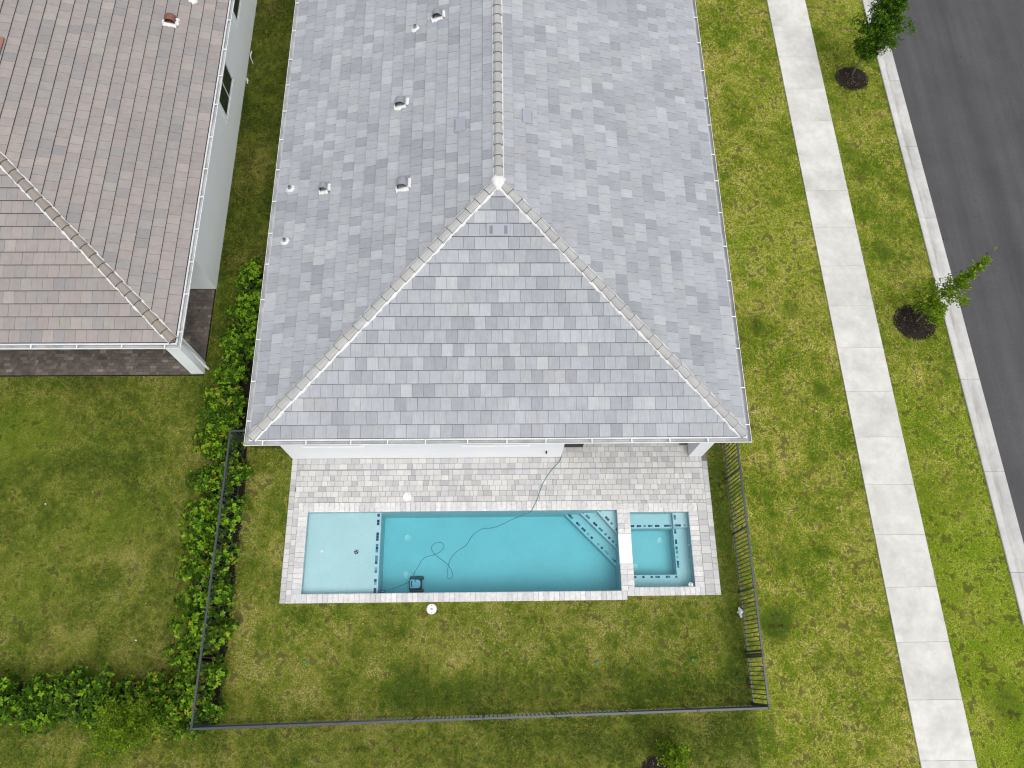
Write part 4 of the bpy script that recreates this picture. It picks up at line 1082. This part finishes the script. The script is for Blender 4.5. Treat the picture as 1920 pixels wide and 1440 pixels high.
HL = 'glossy green hedge shrub in the row growing through the dark picket fence'
HL2 = 'green hedge shrub in the row between the two houses'
HL3 = 'green hedge shrub in the row bordering the neighbouring lawn'
yy = 12.25; i = 0
rs = random.Random(21)
while yy > -1.3:
    if yy > 6.9: cxs, r1 = -8.02 - max(0, 10.5 - yy) * .07, .60
    else: cxs, r1 = -8.12, .82
    if yy > 11.6: r1 = .36
    fence_side = yy < 6.6
    shrub(cxs + rs.uniform(-.1, .1), yy, r1 * rs.uniform(.9, 1.1), .50 * rs.uniform(.9, 1.1), rs.uniform(.95, 1.12) if fence_side else rs.uniform(.9, 1.2), ('narrow hedge shrub ending the row between the houses, beside the pale wall' if i == 0 else 'hedge shrub filling the outer corner of the fence beside the feathery tree' if yy < -.6 else HL if fence_side else HL2), 'hedge shrubs along the fence' if fence_side else 'hedge shrubs between the houses', 100 + i, young=.40 if yy > -.5 else .32, yellow=0.02 if rs.random() < .7 else 0.10)
    yy -= rs.uniform(.62, .78); i += 1
xx = -9.0
while xx > -16.5:
    shrub(xx, -.60 + rs.uniform(-.08, .08), .50 * rs.uniform(.9, 1.1), .68 * rs.uniform(.88, 1.12), rs.uniform(.8, 1.08), HL3, 'hedge shrubs bordering the neighbouring lawn', 200 + i, young=.32, yellow=0.015 if xx < -10 else .07)
    xx -= rs.uniform(.66, .8); i += 1

def tree(name, x, y, H, z0, rad, prof, nleaf, lsize, cols, label, group, seed, lean=(0, 0), tr=.035, sparse=1.0, nb=26):
    """upright young tree: tapered trunk, side limbs, leaves clustered along twigs"""
    rg = np.random.default_rng(seed); rr = random.Random(seed)
    t = thing(name, (x, y, GZ), label, 'tree', group)
    def axis(z): return Vector((x + lean[0] * z / H + .03 * math.sin(z * 2.1 + seed), y + lean[1] * z / H + .03 * math.cos(z * 1.7 + seed), GZ + z))
    tk = MB(); zs = [-.05] + [H * .94 * q / 10 for q in range(1, 11)]
    tk.tube([axis(z) for z in zs], [tr * (1.25 if z < 0 else 1 - .8 * z / H) for z in zs], 9)
    P = []; D = []
    for q in range(nb):
        f_ = (q + rr.random()) / nb; z = z0 + (H - z0) * f_ * .97
        a = q * 2.4 + rr.uniform(-.4, .4); R_ = rad * prof(f_) * rr.uniform(.7, 1.12)
        if rr.random() > sparse: R_ *= .45
        b0 = axis(max(.3, z - R_ * .5)); b1 = axis(z) + Vector((math.cos(a) * R_ * .55, math.sin(a) * R_ * .55, R_ * .12)); b2 = axis(z) + Vector((math.cos(a) * R_, math.sin(a) * R_, R_ * .45))
        tk.tube([b0, b1, b2], [tr * .35, tr * .22, tr * .08], 5)
        for s_ in np.linspace(.25, 1.0, 9):
            p = (b0.lerp(b1, s_ * 2) if s_ < .5 else b1.lerp(b2, s_ * 2 - 1))
            P.append((p, R_ * (.38 if s_ < .9 else .28)))
    for z in np.linspace(z0, H, 26): P.append((axis(z), rad * .22))
    tk.build('trunk', M_BARK, t, True)
    wts = np.array([s_ + .03 for _, s_ in P]); wts /= wts.sum()
    pick = rg.choice(len(P), nleaf // 5, p=wts)
    base = np.array([P[k][0] for k in pick]); spread = np.array([P[k][1] for k in pick])[:, None]
    tips = base + rg.normal(size=base.shape) * (spread * .42 + .02) * np.array([1, 1, .9])
    PP = np.repeat(tips, 5, axis=0) + rg.normal(size=(len(tips) * 5, 3)) * .022
    dd = rg.normal(size=PP.shape); dd[:, 2] += .35; dd = unit(dd)
    nn = rg.normal(size=PP.shape) * .6; nn[:, 2] += 1.0; nn = unit(nn - dd * (nn * dd).sum(1, keepdims=True))
    L = rg.uniform(.7, 1.25, len(PP)) * lsize
    ci = np.repeat(rg.choice(len(cols), len(tips), p=np.array([w for _, w in cols]) / sum(w for _, w in cols)), 5)
    C = np.array([c_ for c_, _ in cols])[ci] * rg.uniform(.7, 1.25, (len(PP), 1))
    me = leaf_mesh('crown', PP, dd, nn, L, L * .5, C, M_LEAFM, .12)
    link(bpy.data.objects.new('crown', me), t)

G1 = [((0.040, 0.096, 0.005), 5), ((0.068, 0.150, 0.007), 4), ((0.12, 0.23, 0.010), 2)]
G2 = [((0.090, 0.160, 0.005), 4), ((0.160, 0.26, 0.008), 4), ((0.23, 0.34, 0.010), 2)]
G3 = [((0.075, 0.140, 0.006), 4), ((0.14, 0.23, 0.009), 4), ((0.21, 0.31, 0.012), 2), ((0.27, 0.26, .02), .3)]
tree('street_tree', 13.61, 21.04, 4.5, 1.05, .80, lambda f: (.55 + 1.5 * f if f < .3 else .95 * (1.05 - f) / .75 + .10), 15000, .085, G1, 'dense dark green young street tree with bare lower trunk on mulch', None, 4, tr=.035, nb=34)
tree('street_tree', 13.98, 10.78, 4.25, 0.55, .74, lambda f: (.7 + 1.2 * f if f < .25 else max(.10, 1.0 * (1 - ((f - .25) / .75) ** .75))), 4600, .08, G2, 'sparse light green young street tree with thin bare leader', None, 8, tr=.028, sparse=.8, nb=26)
tree('young_tree', 4.52, -2.12, 1.9, 0.25, .50, lambda f: (.8 if f < .5 else 1.6 * (1 - f) + .05), 3800, .07, G3, 'small bushy sapling beside mulch outside the back fence', None, 12, tr=.022, nb=18)
tree('young_tree', -9.45, -1.16, 2.6, 0.9, .86, lambda f: (.55 + 1.5 * f if f < .3 else 1.0 - .65 * ((f - .3) / .7)), 9500, .06, G3, 'feathery fine leaved young tree rising out of the hedge', None, 16, lean=(.1, -.1), tr=.03, nb=30)

# ------------------------------------------------------------------ grass (uncountable: one object of blades)
def vnoise(x, y, s, seed):
    rg = np.random.default_rng(seed); n = 256; g_ = rg.random((n, n))
    X = x / s + 1000; Y = y / s + 1000
    xi = np.floor(X).astype(int); yi = np.floor(Y).astype(int); fx = X - xi; fy = Y - yi
    fx = fx * fx * (3 - 2 * fx); fy = fy * fy * (3 - 2 * fy)
    a = g_[xi % n, yi % n]; b = g_[(xi + 1) % n, yi % n]; c_ = g_[xi % n, (yi + 1) % n]; d = g_[(xi + 1) % n, (yi + 1) % n]
    return (a * (1 - fx) + b * fx) * (1 - fy) + (c_ * (1 - fx) + d * fx) * fy
def fbm(x, y, s, seed, o=4):
    t = 0; w = 0; a = 1
    for k in range(o): t = t + a * vnoise(x, y, s / 2 ** k, seed + k); w += a; a *= .55
    return t / w
NB = 1500000
gx = RNG.uniform(-19.5, 16.0, NB * 2); gy = RNG.uniform(-3.6, 26.5, NB * 2)
def inr(a, b, c_, d): return (gx > a) & (gx < b) & (gy > c_) & (gy < d)
bad = inr(-6.22, 6.37, 6.15, 40) | inr(-23, -9.25, 11.99, 40) | inr(-23, -9.25, 8.91, 12) | inr(-6.225, -5.5, 1.885, 6.16) | inr(5.5, 6.52, 2.0, 6.28) | inr(-6, 6.52, 4.6, 6.2) | inr(-5.9, 3.79, 1.885, 4.8) | inr(3.7, 6.2, 1.995, 4.8)
sx = 10.86 + (24.83 - gy) * math.tan(-SWA); kx = 14.69 + (24.86 - gy) * .0203
bad |= (gx > sx - .004) & (gx < sx + 1.545); bad |= (gx > kx)
bad |= (gx > -8.55 + np.maximum(0, gy - 9) * .12) & (gx < -7.66 + .22 * RNG.random(len(gx)) * vnoise(gx * 0, gy, .3, 91) + .06 * vnoise(gx, gy, .15, 93)) & (gy > -1.3) & (gy < 12.5)
bad |= (gy > -1.05) & (gy < -.18) & (gx < -8.4)
for (mx, my, ra) in ((13.60, 20.93, .50), (13.97, 10.72, .58), (4.30, -2.55, .36)): bad |= (gx - mx) ** 2 + (gy - my) ** 2 < (ra * (1 + .12 * (vnoise(gx, gy, .2, 92) - .5))) ** 2
bad |= (gx + 1.86) ** 2 + (gy - 1.7) ** 2 < .15 ** 2
bare = fbm(gx, gy, .13, 55, 2)
bad |= (bare > .78) & (RNG.random(len(gx)) < .8)
keep = np.nonzero(~bad)[0][:NB]; gx = gx[keep]; gy = gy[keep]; N_ = len(gx)
n1 = fbm(gx, gy, 2.6, 1, 4); n2 = fbm(gx, gy, .55, 11, 4); n3 = fbm(gx, gy, .16, 21, 2); n4 = fbm(gx, gy, 7.0, 31, 2)
dry = (n1 - .5) * .75 + (n2 - .5) * np.where(gx > 7.06, 1.25, 1.6) + (n3 - .5) * 1.4 + (n4 - .5) * .3
rch = RNG.normal(0, .34, N_)
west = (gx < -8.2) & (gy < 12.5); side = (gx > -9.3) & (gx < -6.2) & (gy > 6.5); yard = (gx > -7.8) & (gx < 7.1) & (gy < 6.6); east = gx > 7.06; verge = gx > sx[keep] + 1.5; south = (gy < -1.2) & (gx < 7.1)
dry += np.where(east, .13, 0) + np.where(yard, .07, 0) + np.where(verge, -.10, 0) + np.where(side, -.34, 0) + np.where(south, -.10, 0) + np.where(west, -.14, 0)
# greener, longer growth where the mower does not reach along the fence
dry -= .60 * np.exp(-((gx - 6.80) / .35) ** 2) * ((gy > -1) & (gy < 7)) + .55 * np.exp(-((gy + .55) / .50) ** 2) * yard * np.clip((gx + 5) / 4, 0, 1) * (.5 + n1) + .45 * np.exp(-((gy + 1.75) / .5) ** 2) * np.clip((gx + 1) / 5, 0, 1) * (gx < 7.6)
for (px, py, pr_, am) in ((8.0, 1.15, .42, -1.3), (8.65, 10.6, .30, -.6), (10.5, 8.3, .3, -.45), (14.2, -1.0, .6, -.5), (-14.5, 7.15, .8, .10), (-2.3, -.4, .7, -.35), (9.9, 11.2, .3, -.4), (13.3, 13.4, .45, -.35), (-11.2, 5.5, 1.2, -.1)):
    dry += am * np.exp(-(((gx - px) ** 2 + (gy - py) ** 2) / pr_ ** 2) ** 2)
v = dry + rch
pal = np.array([(0.050, 0.098, 0.006), (0.105, 0.170, 0.010), (0.195, 0.240, 0.015), (0.30, 0.30, 0.040), (0.42, 0.36, 0.155)])
tt = np.clip((v + .62) / 1.24, 0, .9999) * 4; k0 = tt.astype(int); fr_ = (tt - k0)[:, None]
C = pal[k0] * (1 - fr_) + pal[k0 + 1] * fr_
lime = 1.6 * np.exp(-(((gx + 14.6) ** 2 / 1.2 ** 2 + (gy - 7.0) ** 2) / .9 ** 2)) + .9 * np.exp(-(((gx + 11.4) ** 2 / 1.6 ** 2 + (gy - 4.3) ** 2) / .8 ** 2)) + .8 * np.exp(-(((gx + 13.6) ** 2 + (gy - 2.6) ** 2) / 1.2 ** 2)) + .9 * verge * np.clip((n4 - .42) * 6, 0, 1) + .35 * east * np.clip((n1 - .5) * 5, 0, 1)
C = C * (1 - .55 * np.clip(lime, 0, 1)[:, None]) + np.array([.21, .31, .010]) * (.55 * np.clip(lime, 0, 1)[:, None])
zone_light = np.where(west, 1.02, np.where(side, .58, np.where(south, .95, np.where(yard, 1.22, 1.66))))[:, None]  # brightness per lawn zone: uneven light over the lawns put into blade colour
C = C * zone_light
# lush dark tufts: uncut grass by the fence and a few weed patches
edge_n = .6 + .8 * n2
lush = np.exp(-((gx - 6.78) / .34) ** 2) * ((gy > -1) & (gy < 7)) * .75 + .85 * np.exp(-((gy + .50) / .42) ** 2) * yard * np.clip((gx + 4) / 4, 0, 1) * np.clip((n1 - .32) * 4, 0, 1) + .7 * np.exp(-((gy + 1.75) / .5) ** 2) * np.clip((gx + 0) / 5, 0, 1) * (gx < 7.6) * np.clip((n1 - .3) * 4, 0, 1)
for (px, py, pr_, am) in ((8.05, 1.15, .42, 1.0), (8.65, 10.6, .26, .8), (10.5, 8.3, .25, .6), (14.2, -1.0, .5, .6), (-2.4, -.35, .6, .6), (9.9, 11.2, .25, .5), (13.4, 13.4, .35, .6), (9.2, .2, .3, .4), (4.4, -.4, .6, .5), (13.0, 17.5, .4, .5)):
    lush = lush + am * np.exp(-((((gx - px) * 1.1) ** 2 + ((gy - py) * .85) ** 2) / (pr_ * edge_n) ** 2) ** 2)
lush = np.clip(lush, 0, 1)[:, None] * .80
C = C * (1 - lush) + np.array([.062, .125, .012]) * lush
grey = np.where(west | south | side, .10, np.where(yard, .07, 0))[:, None]; C = C * (1 - grey) + C.mean(1, keepdims=True) * grey
speck = (n3 > .70)[:, None]; C = np.where(speck, C * .34, C)
C *= RNG.uniform(.72, 1.28, (N_, 1))
L = RNG.uniform(.03, .075, N_) * (1 + .4 * (dry < -.3)); W_ = RNG.uniform(.006, .014, N_)
a = RNG.uniform(0, 2 * math.pi, N_); el = np.radians(RNG.uniform(5, 42, N_))
D = np.stack([np.cos(a) * np.cos(el), np.sin(a) * np.cos(el), np.sin(el)], 1)
Sd = np.stack([-np.sin(a), np.cos(a), RNG.normal(0, .25, N_)], 1)
Pb = np.stack([gx, gy, np.full(N_, GZ - .002) + RNG.uniform(0, .012, N_)], 1)
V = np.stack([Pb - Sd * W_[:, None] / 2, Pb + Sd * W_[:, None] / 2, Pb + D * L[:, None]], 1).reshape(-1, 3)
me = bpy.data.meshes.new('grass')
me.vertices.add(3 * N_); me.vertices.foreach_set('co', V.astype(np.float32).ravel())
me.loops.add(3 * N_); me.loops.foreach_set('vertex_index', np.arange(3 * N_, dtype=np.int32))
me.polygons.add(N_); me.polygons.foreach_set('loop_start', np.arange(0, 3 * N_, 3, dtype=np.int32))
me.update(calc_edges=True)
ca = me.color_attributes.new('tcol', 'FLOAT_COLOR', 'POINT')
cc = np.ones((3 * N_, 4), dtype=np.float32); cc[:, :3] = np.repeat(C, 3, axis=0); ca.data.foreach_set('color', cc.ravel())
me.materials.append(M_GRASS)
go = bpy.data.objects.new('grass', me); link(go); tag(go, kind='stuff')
